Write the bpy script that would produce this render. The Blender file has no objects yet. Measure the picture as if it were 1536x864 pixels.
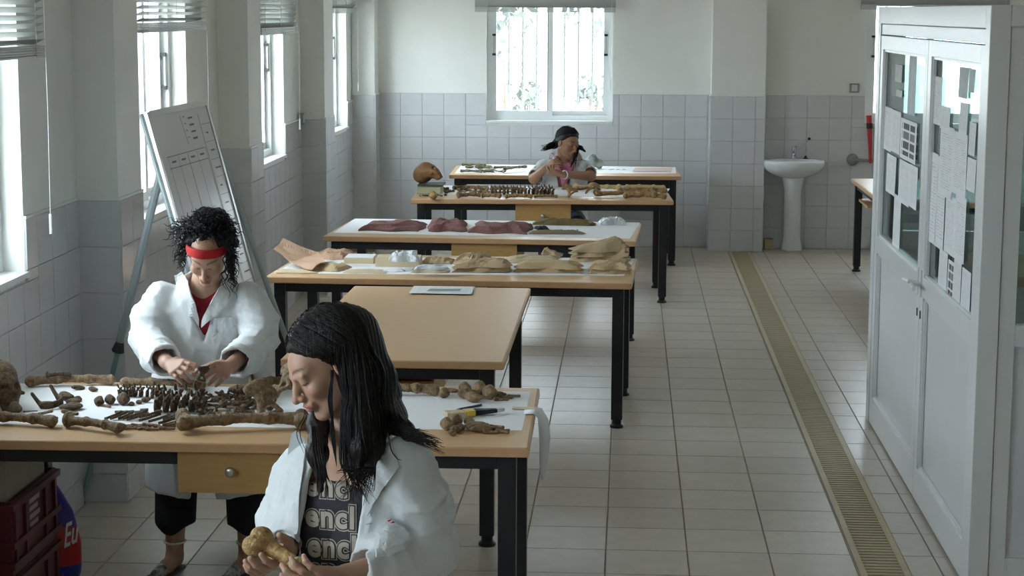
import bpy, bmesh, math, random
import numpy as np
from mathutils import Vector, Matrix

# ------------------------------------------------------------------ camera
F, TH, YA, RO, CH = 2785.7, 0.147879, -0.062463, 0.00384, 2.171   # focal length in pixels of a 1536x864 frame
FW = np.array([math.sin(YA)*math.cos(TH), math.cos(YA)*math.cos(TH), -math.sin(TH)])
RT = np.array([math.cos(YA), -math.sin(YA), 0.0])
UP = np.cross(RT, FW)
R2 = RT*math.cos(RO)+UP*math.sin(RO)
U2 = -RT*math.sin(RO)+UP*math.cos(RO)
CAM = np.array([0.0, 0.0, CH])
scene = bpy.context.scene
col = scene.collection
cd = bpy.data.cameras.new('camera'); cam = bpy.data.objects.new('camera', cd); col.objects.link(cam)
cd.sensor_width = 36.0; cd.lens = F/1536*36.0; cd.clip_start = 0.05; cd.clip_end = 200
M = Matrix.Identity(4)
for i in range(3):
    M[i][0] = R2[i]; M[i][1] = U2[i]; M[i][2] = -FW[i]; M[i][3] = CAM[i]
cam.matrix_world = M
scene.camera = cam

def ray(x, y): return FW+R2*(x-768)/F-U2*(y-432)/F
def aty(x, y, Y): d = ray(x, y); return CAM+d*(Y/d[1])
def atz(x, y, z): d = ray(x, y); return CAM+d*((z-CH)/d[2])
def atx(x, y, X): d = ray(x, y); return CAM+d*(X/d[0])

# ------------------------------------------------------------------ light and exposure
w = bpy.data.worlds.new('sky'); scene.world = w; w.use_nodes = True
bg = w.node_tree.nodes['Background']; bg.inputs[0].default_value = (0.86, 0.93, 1.0, 1); bg.inputs[1].default_value = 10.0
vs = scene.view_settings
vs.view_transform = 'Standard'; vs.look = 'None'; vs.gamma = 1.0; vs.use_curve_mapping = False
vs.exposure = 0.95
scene.cycles.max_bounces = 16; scene.cycles.diffuse_bounces = 10

def portal(loc, rot, sx, sy, name='window_portal'):
    l = bpy.data.lights.new(name, 'AREA'); l.shape = 'RECTANGLE'; l.size = sx; l.size_y = sy
    l.cycles.is_portal = True
    o = bpy.data.objects.new(name, l); col.objects.link(o); o.location = loc; o.rotation_euler = rot
    return o

# ------------------------------------------------------------------ helpers
def tag(o, label, cat=None, group=None, kind=None):
    o['label'] = label
    if cat: o['category'] = cat
    if group: o['group'] = group
    if kind: o['kind'] = kind
    return o

def srgb(r, g, b):
    f = lambda c: (c/255/12.92) if c/255 <= 0.04045 else ((c/255+0.055)/1.055)**2.4
    return (f(r), f(g), f(b), 1)

MATS = {}
def mat(name, color, rough=0.6, metal=0.0, noise=0.0, nscale=8.0, bump=0.0, bscale=60.0, rand=0.0, spec=0.5, color2=None, attr=None, coat=0.0, stretch=None, sheen=0.0, sss=0.0):
    if name in MATS: return MATS[name]
    m = bpy.data.materials.new(name); m.use_nodes = True; MATS[name] = m
    nt = m.node_tree; N = nt.nodes; L = nt.links; b = N['Principled BSDF']
    b.inputs['Roughness'].default_value = rough; b.inputs['Metallic'].default_value = metal
    b.inputs['Specular IOR Level'].default_value = spec
    if coat: b.inputs['Coat Weight'].default_value = coat
    if sheen: b.inputs['Sheen Weight'].default_value = sheen
    if sss:
        b.inputs['Subsurface Weight'].default_value = sss; b.inputs['Subsurface Scale'].default_value = 0.01
    c = tuple(color) if len(color) == 4 else tuple(color)+(1,)
    b.inputs['Base Color'].default_value = c
    tc = N.new('ShaderNodeTexCoord'); src = tc.outputs['Object']
    if stretch:
        mp = N.new('ShaderNodeMapping'); mp.inputs['Scale'].default_value = stretch
        L.new(src, mp.inputs[0]); src = mp.outputs[0]
    out = None
    if attr:
        a = N.new('ShaderNodeAttribute'); a.attribute_name = attr; out = a.outputs['Color']
    if noise or color2:
        n = N.new('ShaderNodeTexNoise'); n.inputs['Scale'].default_value = nscale; n.inputs['Detail'].default_value = 6; n.inputs['Roughness'].default_value = 0.65
        L.new(src, n.inputs['Vector'])
        if color2:
            r = N.new('ShaderNodeValToRGB'); r.color_ramp.elements[0].position = 0.35; r.color_ramp.elements[1].position = 0.65
            r.color_ramp.elements[0].color = c; r.color_ramp.elements[1].color = tuple(color2) if len(color2) == 4 else tuple(color2)+(1,)
            L.new(n.outputs['Fac'], r.inputs[0]); out = r.outputs[0]
        if noise:
            mr = N.new('ShaderNodeMapRange'); mr.inputs[1].default_value = 0.3; mr.inputs[2].default_value = 0.7
            mr.inputs[3].default_value = 1-noise; mr.inputs[4].default_value = 1+noise
            L.new(n.outputs['Fac'], mr.inputs[0])
            mx = N.new('ShaderNodeMix'); mx.data_type = 'RGBA'; mx.blend_type = 'MULTIPLY'; mx.inputs[0].default_value = 1
            if out: L.new(out, mx.inputs[6])
            else: mx.inputs[6].default_value = c
            L.new(mr.outputs[0], mx.inputs[7]); out = mx.outputs[2]
    if rand:
        oi = N.new('ShaderNodeObjectInfo'); mr = N.new('ShaderNodeMapRange'); mr.inputs[3].default_value = 1-rand; mr.inputs[4].default_value = 1+rand
        L.new(oi.outputs['Random'], mr.inputs[0])
        mx = N.new('ShaderNodeMix'); mx.data_type = 'RGBA'; mx.blend_type = 'MULTIPLY'; mx.inputs[0].default_value = 1
        if out: L.new(out, mx.inputs[6])
        else: mx.inputs[6].default_value = c
        L.new(mr.outputs[0], mx.inputs[7]); out = mx.outputs[2]
    if out: L.new(out, b.inputs['Base Color'])
    if bump:
        n2 = N.new('ShaderNodeTexNoise'); n2.inputs['Scale'].default_value = bscale; n2.inputs['Detail'].default_value = 4
        L.new(src, n2.inputs['Vector'])
        bp = N.new('ShaderNodeBump'); bp.inputs['Strength'].default_value = bump; bp.inputs['Distance'].default_value = 0.01
        L.new(n2.outputs['Fac'], bp.inputs['Height']); L.new(bp.outputs[0], b.inputs['Normal'])
    return m

def glass_mat(name, tint, refl=1.5, dirt=None):
    m = bpy.data.materials.new(name); m.use_nodes = True; nt = m.node_tree; N = nt.nodes; L = nt.links
    N.remove(N['Principled BSDF'])
    t = N.new('ShaderNodeBsdfTransparent'); t.inputs[0].default_value = tint
    g = N.new('ShaderNodeBsdfGlossy'); g.inputs['Roughness'].default_value = 0.02
    lwt = N.new('ShaderNodeLayerWeight'); lwt.inputs[0].default_value = .5; pw_ = N.new('ShaderNodeMath'); pw_.operation = 'POWER'; pw_.inputs[1].default_value = 5; L.new(lwt.outputs['Facing'], pw_.inputs[0])
    f0 = ((refl-1)/(refl+1))**2*2; fr = N.new('ShaderNodeMath'); fr.operation = 'MULTIPLY_ADD'; fr.inputs[1].default_value = 1-f0; fr.inputs[2].default_value = f0; L.new(pw_.outputs[0], fr.inputs[0])
    mx = N.new('ShaderNodeMixShader'); L.new(fr.outputs[0], mx.inputs[0]); L.new(t.outputs[0], mx.inputs[1]); L.new(g.outputs[0], mx.inputs[2])
    last = mx
    if dirt:
        df = N.new('ShaderNodeBsdfDiffuse'); df.inputs[0].default_value = dirt
        m2 = N.new('ShaderNodeMixShader'); m2.inputs[0].default_value = .16; L.new(mx.outputs[0], m2.inputs[1]); L.new(df.outputs[0], m2.inputs[2]); last = m2
    L.new(last.outputs[0], N['Material Output'].inputs[0])
    MATS[name] = m
    return m

class MB:
    """collects shapes into one mesh"""
    def __init__(s): s.v = []; s.f = []
    def add(s, vs, fs):
        n = len(s.v); s.v += [tuple(map(float, p)) for p in vs]; s.f += [tuple(i+n for i in f) for f in fs]; return s
    def box(s, a, b, fn=None, ch=0.0):
        x0, y0, z0 = a; x1, y1, z1 = b
        vs = [(x0,y0,z0),(x1,y0,z0),(x1,y1,z0),(x0,y1,z0),(x0,y0,z1),(x1,y0,z1),(x1,y1,z1),(x0,y1,z1)]
        if fn: vs = [fn(*p) for p in vs]
        return s.add(vs, [(0,3,2,1),(4,5,6,7),(0,1,5,4),(1,2,6,5),(2,3,7,6),(3,0,4,7)])
    def hexa(s, vs): return s.add(vs, [(0,3,2,1),(4,5,6,7),(0,1,5,4),(1,2,6,5),(2,3,7,6),(3,0,4,7)])
    def tube(s, pts, rad, n=8, cap=True, flat=1.0):
        pts = [np.array(p, float) for p in pts]; m = len(pts)
        if np.isscalar(rad): rad = [rad]*m
        ref = np.array([0.0, 0.0, 1.0]); d0 = pts[1]-pts[0]
        if abs(d0[2]) > 0.9*np.linalg.norm(d0): ref = np.array([1.0, 0, 0])
        vs = []; u = None
        for i in range(m):
            d = pts[min(i+1, m-1)]-pts[max(i-1, 0)]; d = d/(np.linalg.norm(d)+1e-12)
            if u is None: u = np.cross(d, ref)
            u = u-d*np.dot(u, d); u = u/(np.linalg.norm(u)+1e-12); v = np.cross(d, u)
            for k in range(n):
                a = 2*math.pi*k/n; vs.append(pts[i]+(u*math.cos(a)+v*math.sin(a)*flat)*rad[i])
        fs = [(i*n+k, i*n+(k+1) % n, (i+1)*n+(k+1) % n, (i+1)*n+k) for i in range(m-1) for k in range(n)]
        if cap: fs += [tuple(range(n-1, -1, -1)), tuple((m-1)*n+k for k in range(n))]
        return s.add(vs, fs)
    def lathe(s, c, prof, n=16, ax='z', sx=1.0, sy=1.0):
        vs = []
        for r, h in prof:
            for k in range(n):
                a = 2*math.pi*k/n; p = (r*math.cos(a)*sx, r*math.sin(a)*sy, h)
                if ax == 'y': p = (p[0], p[2], p[1])
                if ax == 'x': p = (p[2], p[0], p[1])
                vs.append((c[0]+p[0], c[1]+p[1], c[2]+p[2]))
        m = len(prof)
        fs = [(i*n+k, i*n+(k+1) % n, (i+1)*n+(k+1) % n, (i+1)*n+k) for i in range(m-1) for k in range(n)]
        fs += [tuple(range(n-1, -1, -1)), tuple((m-1)*n+k for k in range(n))]
        return s.add(vs, fs)
    def mesh(s, name, smooth=False):
        me = bpy.data.meshes.new(name); me.from_pydata(s.v, [], s.f); fix(me)
        if smooth: me.polygons.foreach_set('use_smooth', [True]*len(me.polygons))
        return me
    def build(s, name, m, parent=None, smooth=False, bevel=0.0):
        o = bpy.data.objects.new(name, s.mesh(name, smooth)); col.objects.link(o)
        if m: o.data.materials.append(m)
        if parent: o.parent = parent
        if bevel:
            b = o.modifiers.new('bevel', 'BEVEL'); b.width = bevel; b.segments = 2; b.limit_method = 'ANGLE'
        return o

def fix(me):
    bm = bmesh.new(); bm.from_mesh(me); bmesh.ops.recalc_face_normals(bm, faces=bm.faces); bm.to_mesh(me); bm.free(); me.update()

def inst(name, me, loc, parent=None, rot=(0,0,0), scale=(1,1,1), m=None):
    o = bpy.data.objects.new(name, me); col.objects.link(o); o.location = loc; o.rotation_euler = rot; o.scale = scale
    if parent: o.parent = parent
    if m and not me.materials: me.materials.append(m)
    return o
def empty(name, loc=(0,0,0), rz=0):
    o = bpy.data.objects.new(name, None); col.objects.link(o); o.location = loc; o.rotation_euler = (0, 0, rz); o.empty_display_size = 0.1
    return o
def child_world(o, parent):
    """parent o (built in world coordinates) to an empty that carries a location"""
    o.parent = parent; o.matrix_parent_inverse = wmat(parent).inverted()
    return o
def wmat(o):
    return wmat(o.parent) @ o.matrix_parent_inverse @ o.matrix_basis if o.parent else o.matrix_basis.copy()
# ------------------------------------------------------------------ implicit surfaces turned into meshes
def V3(*a): return np.array(a, float)
def nrm(a): a = np.asarray(a, float); return a/(np.linalg.norm(a)+1e-12)
def smin(a, b, k):
    h = np.clip(0.5+0.5*(b-a)/k, 0, 1); return b+(a-b)*h-k*h*(1-h)
def smax(a, b, k): return -smin(-a, -b, k)
def cap(p, a, b, ra, rb):
    a = np.asarray(a, float); b = np.asarray(b, float); ba = b-a; q = p-a
    t = np.clip(q@ba/(ba@ba+1e-12), 0, 1)
    return np.sqrt(((q-t[:, None]*ba)**2).sum(1))-(ra+(rb-ra)*t)
def ell(p, c, r, R=None):
    q = p-np.asarray(c, float)
    if R is not None: q = q@R            # columns of R are the local axes
    r = np.asarray(r, float)
    k0 = np.sqrt(((q/r)**2).sum(1)); k1 = np.sqrt(((q/(r*r))**2).sum(1))+1e-9
    return k0*(k0-1)/k1
def sph(p, c, r): return np.sqrt(((p-np.asarray(c, float))**2).sum(1))-r
def rbox(p, c, h, R=None, r=0.0):
    q = p-np.asarray(c, float)
    if R is not None: q = q@R
    d = np.abs(q)-np.asarray(h, float)+r
    return np.sqrt((np.maximum(d, 0)**2).sum(1))+np.minimum(d.max(1), 0)-r
def chain(p, pts, rads, k=0.01):
    d = None
    for i in range(len(pts)-1):
        e = cap(p, pts[i], pts[i+1], rads[i], rads[i+1]); d = e if d is None else smin(d, e, k)
    return d
def waves(p, seed, freq, n=5):
    r = np.random.RandomState(seed); out = np.zeros(len(p))
    for i in range(n):
        k = r.normal(size=3); k = k/np.linalg.norm(k)*freq*(0.7+0.6*r.rand()); out += np.sin(p@k+r.rand()*6.28)
    return out/n
def ridge(p, seed, freq, n=4):
    r = np.random.RandomState(seed); out = np.zeros(len(p))
    for i in range(n):
        k = r.normal(size=3); k = k/np.linalg.norm(k)*freq*(0.7+0.6*r.rand()); w_ = r.normal(size=3)*freq*.35
        out += (1-np.abs(np.sin(p@k+1.1*np.sin(p@w_+r.rand()*6)+r.rand()*6.28)))**1.8
    return out/n-.25
class Bound:
    """evaluate f only near its bounding sphere"""
    def __init__(s, f, c, R): s.f = f; s.c = np.asarray(c, float); s.R = R
    def __call__(s, p):
        d = np.sqrt(((p-s.c)**2).sum(1))-s.R; out = np.maximum(d, 0.02); m = d < 0.03
        if m.any(): out[m] = s.f(p[m])
        return out
def polygonise(f, lo, hi, h, lip=1.5, B=8):
    lo = np.asarray(lo, float); hi = np.asarray(hi, float)
    nb = np.ceil((hi-lo)/(h*B)).astype(int); n = nb*B+1
    g = np.stack(np.meshgrid(*[np.arange(k) for k in nb], indexing='ij'), -1).reshape(-1, 3)
    cen = lo+(g+.5)*B*h; fc = f(cen)
    val = np.empty(tuple(n), np.float32)
    val[:-1, :-1, :-1] = np.repeat(np.repeat(np.repeat(fc.reshape(nb), B, 0), B, 1), B, 2)
    val[-1] = 1; val[:, -1] = 1; val[:, :, -1] = 1
    keep = np.abs(fc) < .87*B*h*lip
    off = np.stack(np.meshgrid(*[np.arange(B)]*3, indexing='ij'), -1).reshape(-1, 3)
    gk = g[keep]
    for i in range(0, len(gk), 400):
        idx = (gk[i:i+400, None, :]*B+off[None]).reshape(-1, 3)
        val[idx[:, 0], idx[:, 1], idx[:, 2]] = f(lo+idx*h)
    val[0] = np.maximum(val[0], 1e-3); val[:, 0] = np.maximum(val[:, 0], 1e-3); val[:, :, 0] = np.maximum(val[:, :, 0], 1e-3)
    s = val < 0
    c = np.zeros(tuple(n-1), np.int8)
    for dx in (0, 1):
        for dy in (0, 1):
            for dz in (0, 1): c += s[dx:n[0]-1+dx, dy:n[1]-1+dy, dz:n[2]-1+dz]
    act = np.argwhere((c > 0) & (c < 8))
    vid = -np.ones(tuple(n-1), np.int32); vid[act[:, 0], act[:, 1], act[:, 2]] = np.arange(len(act))
    acc = np.zeros((len(act), 3)); cnt = np.zeros(len(act))
    corners = [(a, b, d) for a in (0, 1) for b in (0, 1) for d in (0, 1)]
    for ia in range(8):
        for ib in range(ia+1, 8):
            A = np.array(corners[ia]); Bc = np.array(corners[ib])
            if np.abs(A-Bc).sum() != 1: continue
            va = val[act[:, 0]+A[0], act[:, 1]+A[1], act[:, 2]+A[2]]; vb = val[act[:, 0]+Bc[0], act[:, 1]+Bc[1], act[:, 2]+Bc[2]]
            m = (va < 0) != (vb < 0); t = va[m]/(va[m]-vb[m])
            acc[m] += A+(Bc-A)*t[:, None]; cnt[m] += 1
    pts = lo+(act+acc/cnt[:, None])*h
    quads = []
    for ax in range(3):
        sl0 = [slice(1, -1)]*3; sl1 = [slice(1, -1)]*3
        sl0[ax] = slice(0, -1); sl1[ax] = slice(1, None)
        e = s[tuple(sl0)] != s[tuple(sl1)]
        idx = np.argwhere(e); base = idx.copy()
        for a in range(3):
            if a != ax: base[:, a] += 1
        u, v = (ax+1) % 3, (ax+2) % 3
        def cell(du, dv):
            q = base.copy(); q[:, u] -= du; q[:, v] -= dv; return vid[q[:, 0], q[:, 1], q[:, 2]]
        q = np.stack([cell(1, 1), cell(0, 1), cell(0, 0), cell(1, 0)], 1)
        inside = s[base[:, 0], base[:, 1], base[:, 2]]
        q[~inside] = q[~inside][:, ::-1]
        quads.append(q[:, ::-1] if False else q)
    q = np.concatenate(quads); q = q[(q >= 0).all(1)]
    # pull vertices on to the surface
    for _ in range(2):
        d = f(pts); e = h*.5
        gr = np.stack([f(pts+V3(e, 0, 0))-d, f(pts+V3(0, e, 0))-d, f(pts+V3(0, 0, e))-d], 1)/e
        pts = pts-gr*(np.clip(d, -h*.5, h*.5)/np.maximum((gr**2).sum(1), .25))[:, None]
    # orientation check
    a = pts[q[:, 0]]; b = pts[q[:, 1]]; c_ = pts[q[:, 2]]; nn = np.cross(b-a, c_-a); cc = (a+c_)/2
    k = min(len(cc), 400); sel = np.linspace(0, len(cc)-1, k).astype(int)
    u_ = nn[sel]/(np.linalg.norm(nn[sel], axis=1)[:, None]+1e-12)
    if (f(cc[sel]+u_*h)-f(cc[sel]-u_*h)).sum() < 0: q = q[:, ::-1]
    return pts, q
def sdf_mesh(name, f, lo, hi, h, colf=None, lip=1.5):
    pts, q = polygonise(f, lo, hi, h, lip)
    me = bpy.data.meshes.new(name)
    me.vertices.add(len(pts)); me.vertices.foreach_set('co', pts.astype(np.float32).ravel())
    me.loops.add(len(q)*4); me.loops.foreach_set('vertex_index', q.astype(np.int32).ravel())
    me.polygons.add(len(q)); me.polygons.foreach_set('loop_start', np.arange(len(q), dtype=np.int32)*4)
    me.polygons.foreach_set('use_smooth', np.ones(len(q), bool))
    me.update(calc_edges=True); me.validate()
    if colf is not None:
        cdat = np.ones((len(pts), 4), np.float32); cdat[:, :3] = colf(pts)
        at = me.color_attributes.new('tint', 'FLOAT_COLOR', 'POINT'); at.data.foreach_set('color', cdat.ravel())
    return me
def mobj(name, me, m, parent=None):
    o = bpy.data.objects.new(name, me); col.objects.link(o)
    if m and not me.materials: me.materials.append(m)
    if parent: child_world(o, parent)
    return o
def hitray(f, x, y, d0, d1, n=90):
    """first point on surface f along the ray through a pixel, between two distances (arrays allowed)"""
    x = np.atleast_1d(x).astype(float); y = np.atleast_1d(y).astype(float)
    D = FW[None]+R2[None]*((x-768)/F)[:, None]-U2[None]*((y-432)/F)[:, None]
    D /= np.linalg.norm(D, axis=1)[:, None]
    t = np.full(len(x), float(d0)); 
    for _ in range(n):
        t = t+np.clip(f(CAM+D*t[:, None]), -.01, .05)*.8
    bad = (t > d1) | ~np.isfinite(t); t[bad] = np.nan
    return CAM+D*t[:, None], D
def grad(f, p, e=.004):
    d = np.stack([f(p+V3(e,0,0))-f(p-V3(e,0,0)), f(p+V3(0,e,0))-f(p-V3(0,e,0)), f(p+V3(0,0,e))-f(p-V3(0,0,e))], 1)
    return d/(np.linalg.norm(d, axis=1)[:, None]+1e-9)
def drape(name, f, poly, d0, d1, off, m, parent, step=4.0, thick=.003, holes=()):
    """a thin sheet lying on surface f, its outline given by photo pixels"""
    bm = bmesh.new(); loops = [poly]+list(holes); es = []
    for lp in loops:
        vv = [bm.verts.new((x, y, 0)) for x, y in lp]; es += [bm.edges.new((vv[i], vv[(i+1) % len(vv)])) for i in range(len(vv))]
    bmesh.ops.triangle_fill(bm, edges=es, use_beauty=True)
    for _ in range(6):
        lg = [e for e in bm.edges if e.calc_length() > step]
        if not lg: break
        bmesh.ops.subdivide_edges(bm, edges=lg, cuts=1); bmesh.ops.triangulate(bm, faces=bm.faces[:])
    bm.verts.ensure_lookup_table()
    xy = np.array([v.co[:2] for v in bm.verts]); fs = [[v.index for v in fc.verts] for fc in bm.faces]; bm.verts.index_update()
    fs = [[v.index for v in fc.verts] for fc in bm.faces]; bm.free()
    P, D = hitray(f, xy[:, 0], xy[:, 1], d0, d1)
    ok = np.isfinite(P[:, 0]); 
    if not ok.all():
        good = np.where(ok)[0]
        if len(good) == 0: return None
        dist = np.linalg.norm(P[good]-CAM, axis=1).mean()
        for i in np.where(~ok)[0]:
            j = good[np.argmin(((xy[good]-xy[i])**2).sum(1))]; P[i] = CAM+D[i]*np.linalg.norm(P[j]-CAM)
    dist = np.linalg.norm(P-CAM, axis=1); md = np.median(dist); cl = np.clip(dist, md-.10, md+.06); P = CAM+(P-CAM)*(cl/dist)[:, None]
    N = grad(f, P)
    top = P+N*(off+thick); bot = P+N*off; n = len(P); fs = [tuple(t) for t in fs]
    cntd = {}
    for t in fs:
        for a, b in ((t[0], t[1]), (t[1], t[2]), (t[2], t[0])): cntd[(a, b)] = 1
    side = [(a, b, b+n, a+n) for (a, b) in cntd if (b, a) not in cntd]
    mb = MB(); mb.add(list(top)+list(bot), fs+[(c+n, b+n, a+n) for a, b, c in fs]+side)
    o = mb.build(name, m, None, smooth=False)
    if parent: child_world(o, parent)
    return o
# ------------------------------------------------------------------ materials of the room
PAINT = mat('wall_paint', (0.76, 0.77, 0.735), 0.7, noise=0.03, nscale=3, bump=0.05, bscale=90)
WTILE = mat('wall_tile', (0.60, 0.61, 0.625), 0.16, noise=0.03, nscale=6, rand=0.025)
GROUT = mat('grout', (0.56, 0.56, 0.56), 0.9, noise=0.1)
FGROUT = mat('floor_grout', (0.31, 0.275, 0.235), 0.95, noise=0.15)
FTILE = mat('floor_tile', (0.50, 0.448, 0.382), 0.33, noise=0.09, nscale=9, rand=0.05, bump=0.03, bscale=40)
WHITE = mat('white_aluminium', (0.72, 0.74, 0.74), 0.35, noise=0.02)
CEIL = mat('ceiling_paint', (0.82, 0.82, 0.80), 0.8)
BLACKP = mat('black_plastic', (0.012, 0.012, 0.013), 0.45)
SLAT = mat('blind_slat', (0.42, 0.44, 0.42), 0.5)
GLASS = glass_mat('window_glass', (0.93, 0.97, 0.98, 1))
BGLASS = glass_mat('booth_glass', (0.82, 0.94, 0.93, 1), 1.85)

XL0, SL = -2.40, -0.0165
def lw(off, s, z): return (XL0+SL*(s-7.965)+off, s, z)        # left wall: offset into the room, distance along, height
YB = 17.29; ZC = 3.0; XR = 5.0; YF = -3.0; TW = 0.25
HL, HB = 1.35, 1.415                                          # top of the tiling on the left and back walls

# ------------------------------------------------------------------ floor
DX0, DX1 = 0.925, 1.122; DA, DB = DX0+.02, DX1-.02
fl = MB().box((-3.2, YF-.3, -.12), (DA, YB+.3, -.004)).box((DB, YF-.3, -.12), (XR+.3, YB+.3, -.004)).box((DA, YF-.3, -.12), (DB, 5.2, -.004)).box((DA, 16.96, -.12), (DB, YB+.3, -.004)).box((DA, 5.2, -.12), (DB, 16.96, -.105)).build('floor', FGROUT)
tag(fl, 'beige square tiled floor crossed by a grated drain', kind='structure')
T = 0.33; GX = 0.588; GY = 9.6576
def tilemesh(name, a, b, th, ch):
    m = MB(); c = ch
    m.add([(-a,-b,0),(a,-b,0),(a,b,0),(-a,b,0),(-a+c,-b+c,th),(a-c,-b+c,th),(a-c,b-c,th),(-a+c,b-c,th)],
          [(4,5,6,7),(0,1,5,4),(1,2,6,5),(2,3,7,6),(3,0,4,7)])
    return m.mesh(name)
tm = tilemesh('floor_tile', T/2-.0022, T/2-.0022, 0.005, 0.0015); tm.materials.append(FTILE)
cells = []
for i in range(-11, 15):
    for j in range(-38, 24):
        cx = GX+(i+.5)*T; cy = GY+(j+.5)*T
        if cy > YB-.02 or cx+T/2 < -2.62: continue
        cells.append((cx, cy))
def px(p):
    D = np.array(p)-CAM; z = D@FW
    return (768+F*(D@R2)/z, 432-F*(D@U2)/z) if z > 0.1 else (-9999, 9999)
def clipped(cx, cy):
    x0, x1 = cx-T/2+.0022, cx+T/2-.0022
    if x0 < DX1+.002 and x1 > DX0-.002: return True
    return False
vis = []; rest = []
for c in cells:
    if clipped(*c): rest.append(c); continue
    u, v = px((c[0], c[1], 0)); inside = -60 < u < 1500 and 360 < v < 900
    if inside and c[0] < 1.9: vis.append(c)
    else: rest.append(c)
vis.sort(key=lambda c: c[1]); rest += vis[300:]; vis = vis[:300]
for c in vis: inst('tile', tm, (c[0], c[1], -.0045), fl)
m = MB()
for cx, cy in rest:
    x0, x1 = cx-T/2+.0022, cx+T/2-.0022; spans = [(x0, x1)]
    if x0 < DX1+.002 and x1 > DX0-.002:
        spans = [(x0, min(x1, DX0-.003))] if x0 < DX0 else []
        if x1 > DX1+.01: spans.append((max(x0, DX1+.003), x1))
    for a, b in spans:
        y0, y1 = cy-T/2+.0022, cy+T/2-.0022; c = .0015
        m.add([(a,y0,-.0045),(b,y0,-.0045),(b,y1,-.0045),(a,y1,-.0045),(a+c,y0+c,.0005),(b-c,y0+c,.0005),(b-c,y1-c,.0005),(a+c,y1-c,.0005)],
              [(4,5,6,7),(0,1,5,4),(1,2,6,5),(2,3,7,6),(3,0,4,7)])
o = m.build('tile_field', FTILE, fl); o['kind'] = 'stuff'

# drain channel with its bars
DRF = mat('drain_frame', (0.48, 0.40, 0.26), 0.55, noise=0.08)
DRB = mat('drain_bar', (0.40, 0.33, 0.21), 0.6, noise=0.1)
DRD = mat('drain_concrete', (0.30, 0.26, 0.20), 0.9, noise=.15)
dr = empty('drain_grate', ((DX0+DX1)/2, 12.0, 0))
tag(dr, 'long tan slotted drain grate running along the tiled floor', 'drain')
def dchild(mb, n, m):
    o = mb.build(n, m); o.parent = dr; o.matrix_parent_inverse = Matrix.Translation(dr.location).inverted(); return o
dchild(MB().box((DA+.0005, 5.201, -.1045), (DB-.0005, 16.959, -.10)).box((DA+.0005, 5.201, -.1), (DA+.004, 16.959, -.006)).box((DB-.004, 5.201, -.1), (DB-.0005, 16.959, -.006)), 'channel', DRD)
for a, b in ((DX0, DX0+.026), (DX1-.026, DX1)):
    dchild(MB().box((a, 5.2, -.0039), (b, 16.98, .004)), 'edge_rail', DRF)
dchild(MB().box((DX0+.026, 16.93, -.0039), (DX1-.026, 16.98, .004)), 'end_rail', DRF)
bm_ = MB().box((-(DX1-DX0)/2+.027, -.013, -.012), ((DX1-DX0)/2-.027, .013, .0025)).mesh('bar'); bm_.materials.append(DRB)
nb = 0; y = 5.24
while y < 16.92:
    o = inst('bar', bm_, (0, y-12.0, 0), dr); nb += 1; y += 0.0402

# ------------------------------------------------------------------ ceiling and plain walls
tag(MB().box((-3.2, YF-.3, ZC), (XR+.3, YB+.3, ZC+.15)).build('ceiling', CEIL), 'plain white ceiling over the hall', kind='structure')
tag(MB().box((-3.2, YF-.25, -.12), (XR+.3, YF, ZC)).build('wall_front', PAINT), 'plain white wall facing the far windows', kind='structure')

def wall_with_windows(fn, s0, s1, wins, z1=ZC):
    """boxes in (off, s, z): wall thickness runs from -TW to 0"""
    m = MB(); edges = [s0]
    for a, b, zs, zt in wins:
        m.box((-TW, edges[-1], -.12), (0, a, z1), fn); m.box((-TW, a, -.12), (0, b, zs), fn); m.box((-TW, a, zt), (0, b, z1), fn); edges.append(b)
    m.box((-TW, edges[-1], -.12), (0, s1, z1), fn)
    return m
ZS, ZT = 1.12, 2.32
LWIN = [(-.2, .95, ZS, ZT), (2.9, 4.05, ZS, ZT), (6.02, 7.17, ZS, ZT), (9.0, 10.15, ZS, ZT), (12.17, 13.32, ZS, ZT), (15.5, 16.68, ZS, ZT)]
wl = wall_with_windows(lw, YF, YB+TW, LWIN).build('wall_left', PAINT)
tag(wl, 'white painted left wall with tall windows and tiled lower half', kind='structure')
def bw(off, s, z): return (s, YB-off, z)                       # back wall
BWIN = [(-1.33, -.155, 1.145, ZT), (2.16, 3.34, 1.145, ZT)]
wb = wall_with_windows(bw, -2.9, XR+.25, BWIN).build('wall_back', PAINT)
tag(wb, 'white far wall with barred window above grey tiling', kind='structure')
def rw(off, s, z): return (XR-off, s, z)
wr = wall_with_windows(rw, YF, YB+TW, []).build('wall_right', PAINT)
tag(wr, 'white wall behind the glass booth', kind='structure')

# pillars
def pillar(fn, s0, s1, depth, label):
    o = MB().box((0.0005, s0, -.005), (depth, s1, ZC), fn).build('wall_pillar', PAINT)
    tag(o, label, kind='structure'); return o
P1 = pillar(lw, 7.93, 8.34, .185, 'square wall pillar beside the leaning whiteboard')
P2 = pillar(lw, 11.0, 11.42, .185, 'square wall pillar behind the whiteboard and red headband woman')
P3 = pillar(lw, 14.08, 14.55, .185, 'square wall pillar with grey switch box on the wall beside it')
P0 = pillar(lw, 4.9, 5.3, .185, 'square wall pillar next to the nearest blind')
PC = pillar(lambda o, s, z: (s, YB-o, z), -2.545, -2.335, .27, 'narrow corner pillar where the two tiled walls meet')
PB = pillar(bw, .745, 1.226, .27, 'wide pillar on the far wall beside the sink')

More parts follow.
